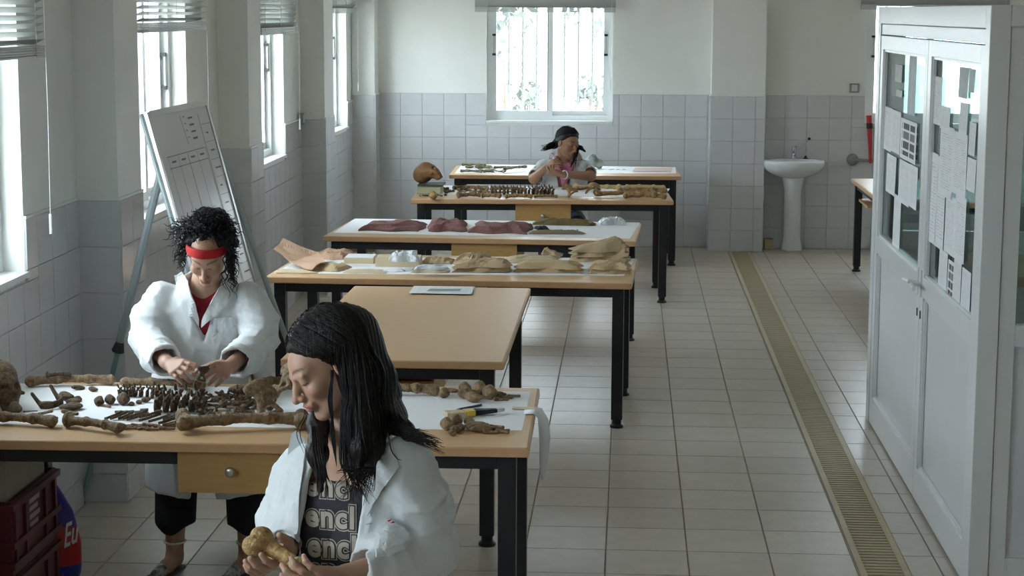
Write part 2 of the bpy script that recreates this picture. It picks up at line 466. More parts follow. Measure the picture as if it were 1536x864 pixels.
# wall tiles
W = 0.2035
def tile_run(parent, fn, s0, s1, top, mirror, lim, holes=()):
    """tiles on the plane off=0 of fn, rows counted down from top; pieces cut at the ends, floor and holes"""
    n = 0; zs = []
    z = top
    while z > 0.01: zs.append((max(z-W, 0.0), z)); z -= W
    ss = []; s = s0
    if mirror:
        s = s1
        while s > s0+.01: ss.append((max(s-W, s0), s)); s -= W
    else:
        while s < s1-.01: ss.append((s, min(s+W, s1))); s += W
    cache = tile_run.cache
    for a, b in ss:
        for c, d in zs:
            rects = [(a, b, c, d)]
            for (h0, h1, g0, g1) in holes:
                out = []
                for (p, q, r, t) in rects:
                    if q <= h0 or p >= h1 or t <= g0 or r >= g1: out.append((p, q, r, t)); continue
                    if r < g0: out.append((p, q, r, g0))
                    if t > g1: out.append((p, q, g1, t))
                    if p < h0: out.append((p, h0, max(r, g0), min(t, g1)))
                    if q > h1: out.append((h1, q, max(r, g0), min(t, g1)))
                rects = out
            for (p, q, r, t) in rects:
                if q-p < .02 or t-r < .02: continue
                key = (round(q-p, 3), round(t-r, 3))
                if key not in cache:
                    me = tilemesh('wall_tile', (q-p)/2-.0011, (t-r)/2-.0011, .008, .0012); me.materials.append(WTILE); cache[key] = me
                e0 = np.array(fn(.0015, (p+q)/2, (r+t)/2)); ex = np.array(fn(.0015, (p+q)/2+.1, (r+t)/2))-e0; ez = np.array(fn(.0015, (p+q)/2, (r+t)/2+.1))-e0
                eo = np.array(fn(.1015, (p+q)/2, (r+t)/2))-e0
                ex /= np.linalg.norm(ex); ez /= np.linalg.norm(ez); nn = np.cross(ex, ez)
                if nn@eo < 0: ex = -ex; nn = -nn
                mm = Matrix(((ex[0], ez[0], nn[0], e0[0]), (ex[1], ez[1], nn[1], e0[1]), (ex[2], ez[2], nn[2], e0[2]), (0, 0, 0, 1)))
                o = bpy.data.objects.new('tile', cache[key]); col.objects.link(o); o.matrix_world = mm; o.parent = parent
                n += 1
    # grout bed and the rounded top trim
    g = MB().box((.0002, s0, -.003), (.0042, s1, top), fn)
    gb = None
    for (h0, h1, g0, g1) in holes:
        if h0 < s1 and h1 > s0 and g0 < top:
            g = MB()
            if h0 > s0: g.box((.0002, s0, -.003), (.0042, h0, top), fn)
            if h1 < s1: g.box((.0002, h1, -.003), (.0042, s1, top), fn)
            g.box((.0002, max(h0, s0), -.003), (.0042, min(h1, s1), g0), fn)
    gb = g.build('grout_bed', GROUT, parent)
    tr = MB(); segs = [(s0, s1)]
    for (h0, h1, g0, g1) in holes:
        if g0 < top < g1:
            ns = []
            for (p, q) in segs:
                if q <= h0 or p >= h1: ns.append((p, q)); continue
                if p < h0: ns.append((p, h0))
                if q > h1: ns.append((h1, q))
            segs = ns
    for p, q in segs: tr.box((.0002, p, top), (.011, q, top+.012), fn)
    if segs: tr.build('top_trim', PAINT, parent)
    return n
tile_run.cache = {}
lh = [(a-.002, b+.002, zs-.02, zt) for a, b, zs, zt in LWIN]
nt_ = 0
nt_ += tile_run(wl, lw, 5.302, 7.928, HL, True, 0, lh)
nt_ += tile_run(wl, lw, 8.75, 10.998, HL, True, 0, lh)
nt_ += tile_run(wl, lw, 11.9, 14.078, HL, True, 0, lh)
nt_ += tile_run(wl, lw, 15.2, 17.01, HL, True, 0, lh)
bh = [(a-.002, b+.002, zs-.02, zt) for a, b, zs, zt in BWIN]
tile_run(wb, bw, -2.333, .743, HB, False, 0, bh)
tile_run(wb, bw, 1.228, 2.75, HB, False, 0, bh)
for P, s0, s1 in ((P1, 7.93, 8.34), (P2, 11.0, 11.42), (P3, 14.08, 14.55)):
    xa, xb = lw(0, s0, 0)[0], lw(.185, s0, 0)[0]
    tile_run(P, lambda off, s, z, s0=s0: (s, s0-off, z), xa+.002, xb+.008, HL, False, 0)
    tile_run(P, lambda off, s, z: lw(.185+off, s, z), s0-.009, s1, HL, True, 0)
tile_run(PC, lambda off, s, z: (s, YB-.27-off, z), -2.545, -2.335, HB-.01, False, 0)
tile_run(PC, lambda off, s, z: (-2.335+off, s, z), YB-.278, YB, HB-.01, False, 0)
tile_run(PB, lambda off, s, z: (s, YB-.27-off, z), .745-.008, 1.226+.008, HB, False, 0)
tile_run(PB, lambda off, s, z: (1.226+off, s, z), YB-.278, YB, HB, False, 0)
tile_run(PB, lambda off, s, z: (.745-off, s, z), YB-.278, YB, HB, False, 0)

# ------------------------------------------------------------------ windows
def window(name, fn, a, b, zs, zt, label, bars=True):
    root = empty(name, fn(-.12, (a+b)/2, zs)); tag(root, label, kind='structure')
    def ch(mb, n, m, par=None, **k):
        o = mb.build(n, m, **k); child_world(o, par or root); return o
    f = .045; d0, d1 = -.158, -.088; g = .001
    fm = MB(); fm.box((d0, a+g, zs+.02), (d1, a+f, zt-g), fn).box((d0, b-f, zs+.02), (d1, b-g, zt-g), fn).box((d0, a+f, zs+.02), (d1, b-f, zs+.02+f), fn).box((d0, a+f, zt-f), (d1, b-f, zt-g), fn)
    ch(fm, 'window_frame', WHITE)
    ch(MB().box((-.088, a+g, zs+.0005), (.02, b-g, zs+.022), fn), 'window_sill', WHITE)
    mid = (a+b)/2; s = .045
    for k, (p, q, e0, e1) in enumerate(((a+f, mid+.03, -.123, -.093), (mid-.03, b-f, -.156, -.126))):
        sm = MB(); z0, z1 = zs+.02+f, zt-f
        sm.box((e0, p, z0), (e1, p+s, z1), fn).box((e0, q-s, z0), (e1, q, z1), fn).box((e0, p+s, z0), (e1, q-s, z0+s), fn).box((e0, p+s, z1-s), (e1, q-s, z1), fn)
        so = ch(sm, 'window_sash', WHITE)
        em = (e0+e1)/2
        po = MB().box((em-.003, p+s, z0+s), (em+.003, q-s, z1-s), fn).build('pane', GLASS); child_world(po, so)
        hs = p+s*.55 if k == 0 else q-s*.5
        hm = MB(); hz = zs+.62
        for zz in (hz, hz+.18): hm.box((e1-.001, hs-.016, zz), (e1+.03, hs+.016, zz+.02), fn)
        ho = hm.build('handle', BLACKP); child_world(ho, so)
        hb_ = MB().box((e1+.018, hs-.006, hz+.0205), (e1+.028, hs+.006, hz+.1795), fn).build('handle_bar', SLAT); child_world(hb_, so)
        gk = MB().box((e1-.0005, (q-s-.004) if k == 0 else (p+s), z0+s), (e1+.001, (q-s) if k == 0 else (p+s+.004), z1-s), fn).build('seal', BLACKP); child_world(gk, so)
    if bars:
        n = int((b-a)/.127); 
        for i in range(n):
            s_ = a+(b-a)*(i+.5)/n
            ch(MB().box((-.236, s_-.009, zs), (-.218, s_+.009, zt), fn), 'bar', SLAT)
    return root
labs = ['plain window at the near end of the long wall', 'plain window before the nearest pillar of the long wall', 'bright window under the nearest raised blind', 'bright window partly hidden by the leaning whiteboard',
        'bright window between the second and third wall pillars', 'narrow bright window beside the far corner']
for i, (a, b, zs, zt) in enumerate(LWIN): window('window_%d' % (i+1), lw, a, b, zs, zt, labs[i], bars=False)
window('window_7', bw, *BWIN[0], 'bright barred sliding window in the middle of the far wall')
window('window_8', bw, *BWIN[1], 'bright window on the far wall behind the glass booth')
for a, b, zs, zt in LWIN:      # the first two windows of the row lie beside the camera, outside the picture
    p = lw(-.30, (a+b)/2, (zs+zt)/2); portal(p, (0, -math.pi/2, 0), zt-zs, b-a, 'window_left_offscreen' if b < 5 else 'window_portal')
for a, b, zs, zt in BWIN:
    p = bw(-.30, (a+b)/2, (zs+zt)/2); portal(p, (-math.pi/2, 0, 0), b-a, zt-zs)

# ------------------------------------------------------------------ blinds
def blind(fn, a, b, zb, label, tilt=0.5, off=.055, sag=0.0):
    root = empty('venetian_blind', fn(off, (a+b)/2, zb)); tag(root, label, 'blind')
    def ch(mb, n, m): o = mb.build(n, m); child_world(o, root); return o
    z = zb; st = MB()
    for i in range(5): st.box((off-.024+.003*(i % 2), a, zb+i*.0095), (off+.024-.002*(i % 2), b, zb+.0075+i*.0095), fn)
    ch(st, 'bottom_rail', SLAT)
    z = zb+.06; top = ZT+.12; dz = .024*math.sin(tilt); dx = .024*math.cos(tilt)
    while z < top-.03:
        ch(MB().hexa([fn(*q) for q in ((off-dx, a, z-dz), (off+dx, a, z+dz), (off+dx, b, z+dz), (off-dx, b, z-dz), (off-dx, a, z-dz+.0012), (off+dx, a, z+dz+.0012), (off+dx, b, z+dz+.0012), (off-dx, b, z-dz+.0012))]), 'slat', SLAT)
        z += .031
    ch(MB().box((off-.03, a-.005, top-.03), (off+.03, b+.005, top+.02), fn), 'head_rail', SLAT)
    cm = MB()
    for s in (a+.12, (a+b)/2, b-.12): cm.box((off+.0245, s-.0025, zb), (off+.026, s+.0025, top), fn)
    ch(cm, 'ladder_tape', SLAT)
    cz = MB().tube([fn(off+.034, b-.04, top-.03), fn(off+.036, b-.035, zb-.2), fn(off+.034, b-.04, zb-.62)], .0014, 5)
    cz.tube([fn(off+.034, b-.04, zb-.62), fn(off+.034, b-.04, zb-.7)], .006, 6)
    ch(cz, 'pull_cord', mat('cord_white', (.7, .7, .68), .6))
    return root
blind(lw, 5.9, 7.28, 1.985, 'raised grey slatted blind on the wall nearest the crates', .45)
blind(lw, 8.86, 10.33, 2.062, 'raised grey slatted blind above the leaning whiteboard', .35)
blind(lw, 12.06, 13.52, 2.01, 'raised grey slatted blind between second and third wall pillars', .9)
blind(lw, 15.4, 16.85, 2.15, 'raised grey slatted blind beside the far corner pillar', .9)
blind(bw, -1.43, -.135, 2.165, 'closed grey blind above the barred window of the far wall', 1.2)
blind(bw, 2.09, 3.42, 2.2, 'closed grey blind showing above the glass booth', 1.2)

# ------------------------------------------------------------------ outdoors
GRD = mat('dusty_ground', (0.62, 0.57, 0.50), 0.95, noise=0.1, nscale=.6)
tag(MB().box((-60, -50, -.6), (60, 90, -.3)).build('ground_outside', GRD), 'pale dusty ground outside the windows', kind='structure')
LEAF = mat('pale_foliage', (0.085, 0.105, 0.085), 0.8, noise=0.4, nscale=4)
FEN = mat('fence_wire', (0.08, 0.085, 0.10), 0.5)
def shrub(c, r, n, label, seed):
    rnd = random.Random(seed); root = empty('shrub', (c[0], c[1], -.3)); tag(root, label, 'shrub')
    m = MB()
    for i in range(n):
        d = np.array([rnd.gauss(0, 1), rnd.gauss(0, 1), rnd.gauss(0, .8)]); d /= np.linalg.norm(d); p = np.array(c)+d*r*rnd.random()**.4*np.array([1, .8, 1])
        u = np.array([rnd.gauss(0, 1), rnd.gauss(0, 1), rnd.gauss(0, 1)]); u /= np.linalg.norm(u); v = np.cross(u, d); v /= np.linalg.norm(v)+1e-9
        s = rnd.uniform(.05, .11); m.add([p-u*s, p+v*s*.5, p+u*s, p-v*s*.5], [(0, 1, 2, 3)])
    o = m.build('foliage', LEAF); child_world(o, root)
    m = MB()
    for k in range(4): m.tube([(c[0]+rnd.uniform(-.05, .05), c[1], -.3), (c[0]+rnd.uniform(-.3, .3)*r, c[1]+rnd.uniform(-.2, .2), c[2])], [.03, .012], 6)
    child_world(m.build('stem', mat('bark', (.16, .12, .09), .9)), root)
shrub((-2.1, 24.5, 2.3), .9, 500, 'loose green shrub behind the left half of the barred window', 1)
shrub((-1.75, 26.8, 3.2), .8, 350, 'tall thin shrub rising behind the barred window frame', 2)
shrub((-.3, 24.5, 2.8), 1.0, 550, 'broad pale shrub behind the right half of the barred window', 3)
shrub((-1.5, 27, .9), .35, 90, 'low dusty bush on the ground outside the barred window', 4)
shrub((-.5, 27, 1.0), .35, 90, 'small round bush outside on the pale ground', 5)
fe = empty('wire_fence', (-.8, 23.0, -.3)); tag(fe, 'chain link fence outside the far window', 'fence')
m = MB()
for i in range(-30, 31):
    x0 = -.8+i*.11
    m.add([(x0-.003, 23, .9), (x0+.003, 23, .9), (x0+.003+1.6, 23, 2.5), (x0-.003+1.6, 23, 2.5)], [(0, 1, 2, 3)]); m.add([(x0-.003, 23.01, .9), (x0+.003, 23.01, .9), (x0+.003-1.6, 23.01, 2.5), (x0-.003-1.6, 23.01, 2.5)], [(0, 1, 2, 3)])
o = m.build('wire_mesh', FEN); child_world(o, fe); o['kind'] = 'stuff'
for x in (-4.1, -2.4, -.72, 1.0): child_world(MB().tube([(x, 23, -.3), (x, 23, 2.6)], .03, 8).build('post', FEN), fe)

# ------------------------------------------------------------------ tables
WOODT = mat('laminate_top', (0.57, 0.36, 0.185), 0.42, noise=0.06, nscale=14, stretch=(1, 6, 6))
WOODE = mat('laminate_edge', (0.58, 0.34, 0.17), 0.45, noise=0.05, nscale=20)
WOODD = mat('drawer_wood', (0.46, 0.27, 0.088), 0.5, noise=0.10, nscale=10, stretch=(1, 1, 8))
BLACK = mat('black_steel', (0.010, 0.010, 0.012), 0.42, noise=0.2, nscale=30)
STEEL = mat('brushed_steel', (0.55, 0.55, 0.54), 0.3, metal=1.0)
TABLEH = 0.78
def table(label, fr, ang, w, d, drawer=None, h=TABLEH, legins=.04):
    """fr: the front right corner; the table runs w to -x and d to +y before it is turned"""
    ca, sa = math.cos(ang), math.sin(ang)
    cx = fr[0]+ca*(-w/2)-sa*(d/2); cy = fr[1]+sa*(-w/2)+ca*(d/2)
    root = empty('work_table', (cx, cy, 0), ang); tag(root, label, 'table')
    t = MB().box((-w/2, -d/2, h-.034), (w/2, d/2, h)).build('tabletop', WOODT, root, bevel=.006)
    e = MB(); e.box((-w/2-.002, -d/2-.002, h-.030), (w/2+.002, -d/2+.002, h-.004)).box((-w/2-.002, d/2-.002, h-.030), (w/2+.002, d/2+.002, h-.004)).box((-w/2-.002, -d/2, h-.030), (-w/2+.002, d/2, h-.004)).box((w/2-.002, -d/2, h-.030), (w/2+.002, d/2, h-.004))
    e.build('edge_banding', WOODE, t)
    s = .03
    for sx in (-1, 1):
        for sy in (-1, 1):
            x = sx*(w/2-legins-s); y = sy*(d/2-legins-s)
            lg = MB().box((x-s, y-s, .045), (x+s, y+s, h-.0342)).build('leg', BLACK, root, bevel=.004)
            ft = MB(); ft.lathe((x, y, 0), [(.036, 0), (.036, .012), (.024, .022), (.024, .046)], 14); ft.build('foot', BLACK, lg, smooth=False)
    r = .028; zz = h-.0345-.05
    for sy in (-1, 1): MB().box((-w/2+legins+2*s+.001, sy*(d/2-legins-s)-.02, zz), (w/2-legins-2*s-.001, sy*(d/2-legins-s)+.02, h-.0345)).build('apron_rail', BLACK, root)
    for sx in (-1, 1): MB().box((sx*(w/2-legins-s)-.02, -d/2+legins+2*s+.001, zz), (sx*(w/2-legins-s)+.02, d/2-legins-2*s-.001, h-.0345)).build('apron_rail', BLACK, root)
    if drawer:
        x0, x1, z0, dep = drawer; y0 = -d/2+legins+.001-.012
        db = MB().box((x0, y0, z0), (x1, y0+.02, h-.0348)).box((x0, y0+.0205, z0+.01), (x0+.018, y0+dep, h-.04)).box((x1-.018, y0+.0205, z0+.01), (x1, y0+dep, h-.04)).box((x0+.018, y0+.0205, z0+.01), (x1-.018, y0+dep, z0+.022)).build('drawer', WOODD, root, bevel=.002)
        kb = MB().lathe(((x0+x1)/2, y0, (z0+h)/2-.01), [(.006, 0), (.007, -.012), (.015, -.018), (.017, -.026), (.010, -.031)], 14, 'y'); kb.build('knob', STEEL, db, smooth=True)
    return root
TB1 = table('wide table of bones nearest the crates with a knobbed drawer', (-.311, 5.833), .012, 1.94, .967, (-.18, .175, .605, .5))
TB = table('table covered in brown kraft paper packets', (.023, 9.538), -.037, 1.935, .975, (-.18, .21, .60, .45))
TC = table('table with maroon cloth pieces on a white sheet', (.048, 11.323), -.046, 1.945, .985, (-.17, .24, .58, .45))
TD = table('table of golden brown bones in front of the pink scarf woman', (.337, 13.835), .045, 1.955, .90, (-.20, .215, .555, .45))
TE = table('table set against the far wall under the barred window', (.453, 15.92), .03, 1.99, .98, None)
# the bare desk, set at right angles to the others, with its drawer unit at the near end
DK = table('bare wooden table set crosswise with a sheaf of paper', (-.49, 7.306), 0.0, .90, 2.02, None)
dw = MB().box((-.34, -.55, .49), (.12, -.53, .60)).box((-.34, -.5295, .49), (-.325, -.05, .70)).box((.105, -.5295, .49), (.12, -.05, .74)).box((-.325, -.5295, .49), (.105, -.05, .50)).box((-.325, -.065, .50), (.105, -.05, .74)).build('drawer', WOODD, DK, bevel=.002)

# table standing behind the booth
TR = table('small table half hidden behind the glass booth', (3.0, 13.9), 0.0, 1.12, 1.92, None, h=.785, legins=.03)
MB().box((-.5, .3, .60), (.5, .92, .62)).build('shelf', WOODT, TR)

# ------------------------------------------------------------------ glass booth
BOOTH = mat('booth_white', (0.70, 0.715, 0.715), 0.28, noise=0.02, nscale=4)
PANEL = mat('booth_panel', (0.66, 0.68, 0.70), 0.30, noise=0.03, nscale=5)
BX = 1.296; BY0, BY1 = 6.86, 9.93; BZ = 2.20; BXR = 3.1
bt = MB()
bt.box((BX, BY0, 0), (BX+.075, BY0+.085, BZ))                      # corner post
bt.box((BX, BY1-.11, 0), (BX+.075, BY1, BZ))                       # far post
bt.box((BX, BY0+.085, 2.115), (BX+.075, BY1-.11, BZ))              # head
bt.box((BX+.006, BY0+.085, 2.06), (BX+.07, BY1-.11, 2.114))
bt.box((BX+.075, BY0, 2.125), (BXR, BY0+.075, BZ)).box((BX+.075, BY1-.075, 2.125), (BXR, BY1, BZ))
bt.box((BXR-.075, BY0, 0), (BXR, BY0+.075, 2.125)).box((BXR-.075, BY1-.075, 0), (BXR, BY1, 2.125)).box((BXR-.075, BY0+.075, 2.125), (BXR, BY1-.075, BZ))
o = bt.build('wall_booth', BOOTH, bevel=.003); tag(o, 'white framed glass booth with double doors', kind='structure'); WBOOTH = o
def leafdoor(name, y0, y1, label, hside):
    root = empty(name, (BX+.03, (y0+y1)/2, 0)); tag(root, label, kind='structure')
    def ch(mb, n, m, par=None, bevel=.002): o = mb.build(n, m, bevel=bevel); child_world(o, par or root); return o
    xa, xb = BX+.004, BX+.05; st = .085; zt = 2.055
    fr = MB().box((xa, y0, .012), (xb, y0+st, zt)).box((xa, y1-st, .012), (xb, y1, zt)).box((xa, y0+st, .012), (xb, y1-st, .16)).box((xa, y0+st, .93), (xb, y1-st, 1.02)).box((xa, y0+st, 1.985), (xb, y1-st, zt))
    f = ch(fr, 'door_frame', BOOTH)
    ch(MB().box((xa+.024, y0+st, .16), (xb-.006, y1-st, .93)), 'lower_panel', PANEL, bevel=0)
    # bead round the recessed panel and the pane
    bd = MB()
    for z0, z1 in ((.16, .93), (1.02, 1.985)):
        bd.box((xa+.008, y0+st, z0), (xa+.022, y0+st+.012, z1)).box((xa+.008, y1-st-.012, z0), (xa+.022, y1-st, z1)).box((xa+.008, y0+st, z0), (xa+.022, y1-st, z0+.012)).box((xa+.008, y0+st, z1-.012), (xa+.022, y1-st, z1))
    ch(bd, 'bead', BOOTH, f, 0)
    ch(MB().box((xa+.024, y0+st, 1.02), (xa+.029, y1-st, 1.985)), 'pane', BGLASS, bevel=0)
    yh = y0+.04 if hside < 0 else y1-.04
    h = MB().box((xa-.008, yh-.02, .93), (xa, yh+.02, 1.05)); h.tube([(xa-.004, yh, .985), (xa-.045, yh, .985), (xa-.05, yh-.03*hside, .985), (xa-.05, yh-.11*hside, .98)], .010, 8)
    ch(h, 'handle', BOOTH, f, 0)
    ch(MB().box((xa-.004, yh-.006, .83), (xa+.001, yh+.006, .865)), 'keyhole', BLACKP, f, 0)
    return root
DOOR1 = leafdoor('door_1', 8.27, 9.815, 'white booth door leaf with taped papers farther from the camera side corner', -1)
DOOR2 = leafdoor('door_2', 6.95, 8.262, 'white booth door leaf densely covered in taped papers', 1)
# the side that faces along the hall, and the far and right sides
def boothside(name, y0, y1, label):
    root = empty(name, (2.2, y0, 0)); tag(root, label, kind='structure')
    def ch(mb, n, m, bevel=.002): o = mb.build(n, m, bevel=bevel); child_world(o, root); return o
    xs = [BX+.076, 2.23, BXR-.076]; st = .06
    for i in range(2):
        a, b = xs[i]+.002, xs[i+1]-.002
        ch(MB().box((a, y0+.01, .005), (a+st, y1-.01, 2.12)).box((b-st, y0+.01, .005), (b, y1-.01, 2.12)).box((a+st, y0+.01, .005), (b-st, y1-.01, .14)).box((a+st, y0+.01, .95), (b-st, y1-.01, 1.03)).box((a+st, y0+.01, 2.06), (b-st, y1-.01, 2.12)), 'window_frame', BOOTH)
        ch(MB().box((a+st, y0+.03, 1.03), (b-st, y0+.035, 2.06)), 'pane', BGLASS, 0)
        ch(MB().box((a+st, y0+.03, .14), (b-st, y0+.04, .95)), 'lower_panel', PANEL, 0)
boothside('window_15', BY0, BY0+.075, 'glazed side of the booth facing along the hall')
boothside('window_16', BY1-.075, BY1, 'glazed far side of the booth')
ct = empty('counter', (2.5, 9.3, 0)); tag(ct, 'wooden counter inside the glass booth', 'counter')
child_world(MB().box((1.75, 8.95, .87), (3.0, 9.8, .92)).build('counter_top', WOODT), ct)
child_world(MB().box((1.8, 9.0, .005), (2.98, 9.78, .869)).build('cabinet_body', BOOTH), ct)

# ------------------------------------------------------------------ papers taped to the booth
def printed(name, kind):
    m = bpy.data.materials.new(name); m.use_nodes = True; N = m.node_tree.nodes; L = m.node_tree.links; b = N['Principled BSDF']; b.inputs['Roughness'].default_value = .7
    tc = N.new('ShaderNodeTexCoord'); br = N.new('ShaderNodeTexBrick')
    L.new(tc.outputs['Generated'], br.inputs['Vector'])
    mp = N.new('ShaderNodeMapping'); mp.inputs['Rotation'].default_value = (0, math.pi/2, math.pi/2) if kind != 'flat' else (0, 0, 0)
    sep = N.new('ShaderNodeSeparateXYZ'); cmb = N.new('ShaderNodeCombineXYZ'); L.new(tc.outputs['Generated'], sep.inputs[0])
    L.new(sep.outputs['Y' if kind != 'flat' else 'X'], cmb.inputs[0]); L.new(sep.outputs['Z' if kind != 'flat' else 'Y'], cmb.inputs[1]); L.new(cmb.outputs[0], br.inputs['Vector'])
    br.inputs['Color1'].default_value = (.48, .48, .50, 1); br.inputs['Color2'].default_value = (.66, .66, .67, 1); br.inputs['Mortar'].default_value = (.74, .75, .76, 1)
    br.inputs['Scale'].default_value = 1.0
    if kind == 'photo':
        br.inputs['Color1'].default_value = (.05, .05, .055, 1); br.inputs['Color2'].default_value = (.22, .22, .23, 1)
        br.inputs['Brick Width'].default_value = .42; br.inputs['Row Height'].default_value = .24; br.inputs['Mortar Size'].default_value = .03; br.offset = 0
    else:
        br.inputs['Brick Width'].default_value = .31; br.inputs['Row Height'].default_value = .036; br.inputs['Mortar Size'].default_value = .0125; br.offset = .37
    gt = N.new('ShaderNodeMath'); gt.operation = 'GREATER_THAN'; gt.inputs[1].default_value = .1
    mx = N.new('ShaderNodeMix'); mx.data_type = 'RGBA'; mx.inputs[6].default_value = (.74, .75, .76, 1)
    # clean margin
    mg = []
    for ax in ('Y' if kind != 'flat' else 'X', 'Z' if kind != 'flat' else 'Y'):
        s1 = N.new('ShaderNodeMath'); s1.operation = 'SUBTRACT'; s1.inputs[1].default_value = .5; L.new(sep.outputs[ax], s1.inputs[0])
        s2 = N.new('ShaderNodeMath'); s2.operation = 'ABSOLUTE'; L.new(s1.outputs[0], s2.inputs[0])
        s3 = N.new('ShaderNodeMath'); s3.operation = 'LESS_THAN'; s3.inputs[1].default_value = .40; L.new(s2.outputs[0], s3.inputs[0]); mg.append(s3)
    ml = N.new('ShaderNodeMath'); ml.operation = 'MULTIPLY'; L.new(mg[0].outputs[0], ml.inputs[0]); L.new(mg[1].outputs[0], ml.inputs[1])
    nz = N.new('ShaderNodeTexNoise'); nz.inputs['Scale'].default_value = 5; L.new(cmb.outputs[0], nz.inputs['Vector'])
    gt2 = N.new('ShaderNodeMath'); gt2.operation = 'GREATER_THAN'; gt2.inputs[1].default_value = .40 if kind != 'photo' else 0; L.new(nz.outputs['Fac'], gt2.inputs[0])
    ml2 = N.new('ShaderNodeMath'); ml2.operation = 'MULTIPLY'; L.new(ml.outputs[0], ml2.inputs[0]); L.new(gt2.outputs[0], ml2.inputs[1])
    L.new(ml2.outputs[0], mx.inputs[0]); L.new(br.outputs['Color'], mx.inputs[7]); L.new(mx.outputs[2], b.inputs['Base Color'])
    return m
PTEXT = printed('printed_sheet', 'wall'); PPHOTO = printed('photo_sheet', 'photo'); PFLAT = printed('printed_flat', 'flat')
PAPER = mat('white_paper', (.74, .75, .77), .75, noise=.02)
PAPERW = mat('bright_paper', (.80, .81, .83), .75)
PGREY = mat('grey_sheet', (.50, .53, .54), .7, noise=.1, nscale=15)
rnd = random.Random(4)
def wallpaper_sheet(x0, y0, x1, y1, m, label, xo=0.0, curl=.004):
    """a sheet taped on the outside of the booth glass; corners from photo pixels on the glass plane"""
    X = BX+.0235-xo; a = atx(x0, y0, X); b = atx(x1, y0+(x1-x0)*(y0-17)/(x1-946.0), X); c = atx(x0, y1, X)
    ya, yb = a[1], b[1]; zt, zb = a[2], c[2]
    mb = MB(); n = 6; vs = []
    for i in range(n+1):
        for j in range(n+1):
            u = i/n; v = j/n; vs.append((X-curl*(.25+abs(math.sin(u*5+y0))*.5)*(1-v)*1.2-.0006, ya+(yb-ya)*u, zb+(zt-zb)*v))
    fs = [(i*(n+1)+j, (i+1)*(n+1)+j, (i+1)*(n+1)+j+1, i*(n+1)+j+1) for i in range(n) for j in range(n)]
    k = len(vs); vs += [(p[0]+.0004, p[1], p[2]) for p in vs]; fs += [tuple(q+k for q in reversed(f)) for f in fs]
    o = mb.add(vs, fs).build('paper_sheet', m, smooth=True); tag(o, label, 'paper', 'papers taped to the booth doors')
for i, a in enumerate([
    (1325, 158, 1339, 222, PTEXT, 'sketch sheet taped on the far booth door beside the photo sheet'),
    (1339, 164, 1352, 227, PTEXT, 'sheet of four sketches between the corner sheet and the photo sheet'),
    (1352, 176, 1376, 236, PPHOTO, 'sheet of nine dark photographs taped on the far booth door'),
    (1331, 229, 1345, 287, PTEXT, 'short text sheet taped under the sketch sheets of the far booth door'),
    (1342, 290, 1352, 372, PTEXT, 'narrow text strip reaching the lower edge of the far booth pane'),
    (1350, 238, 1366, 302, PTEXT, 'typed sheet taped under the photo sheet'),
    (1366, 246, 1377, 310, PTEXT, 'typed sheet taped against the door stile by the handle'),
    (1344, 96, 1354, 122, PGREY, 'small grey picture taped high on the far booth door'),
    (1345, 134, 1354, 144, PGREY, 'tiny grey picture taped below the small grey picture'),
    (1365, 80, 1376, 172, PGREY, 'long faint grey sheet taped beside the meeting stiles')]):
    wallpaper_sheet(*a, xo=.0006*(i % 3))
for i, a in enumerate([
    (1398, 113, 1414, 184, PTEXT, 'tall pale sheet taped high on the nearer booth door'),
    (1412, 158, 1426, 192, PTEXT, 'short pale sheet overlapping the tall pale sheet'),
    (1440, 100, 1454, 146, PGREY, 'grey notice with dark oval marks taped high on the booth door'),
    (1455, 103, 1464, 138, PGREY, 'grey notice taped beside the corner post'),
    (1441, 153, 1453, 200, PTEXT, 'narrow typed label hanging under the grey notice'),
    (1412, 186, 1432, 292, PTEXT, 'large pale sheet with a red mark in the middle of the booth door'),
    (1432, 196, 1452, 290, PTEXT, 'large handwritten sheet right of the red marked sheet'),
    (1455, 182, 1465, 232, PTEXT, 'framed narrow sheet taped beside the corner post'),
    (1395, 226, 1408, 362, PTEXT, 'long typed sheet along the left edge of the booth pane'),
    (1408, 234, 1420, 372, PTEXT, 'long typed sheet next to the left edge sheet'),
    (1420, 290, 1434, 378, PTEXT, 'long typed sheet under the red marked sheet'),
    (1434, 290, 1450, 388, PTEXT, 'long typed sheet under the handwritten sheet'),
    (1452, 235, 1465, 285, PTEXT, 'dotted sheet under the framed narrow sheet'),
    (1410, 372, 1422, 428, PTEXT, 'small sheet taped low on the booth pane'),
    (1423, 388, 1432, 446, PPHOTO, 'small sheet with black figures taped low on the booth pane'),
    (1432, 385, 1443, 456, PTEXT, 'small sheet with dark specks beside the black figure sheet'),
    (1444, 400, 1457, 466, PTEXT, 'small sheet at the lower corner of the booth pane')]):
    wallpaper_sheet(*a, xo=.0006*(i % 3))

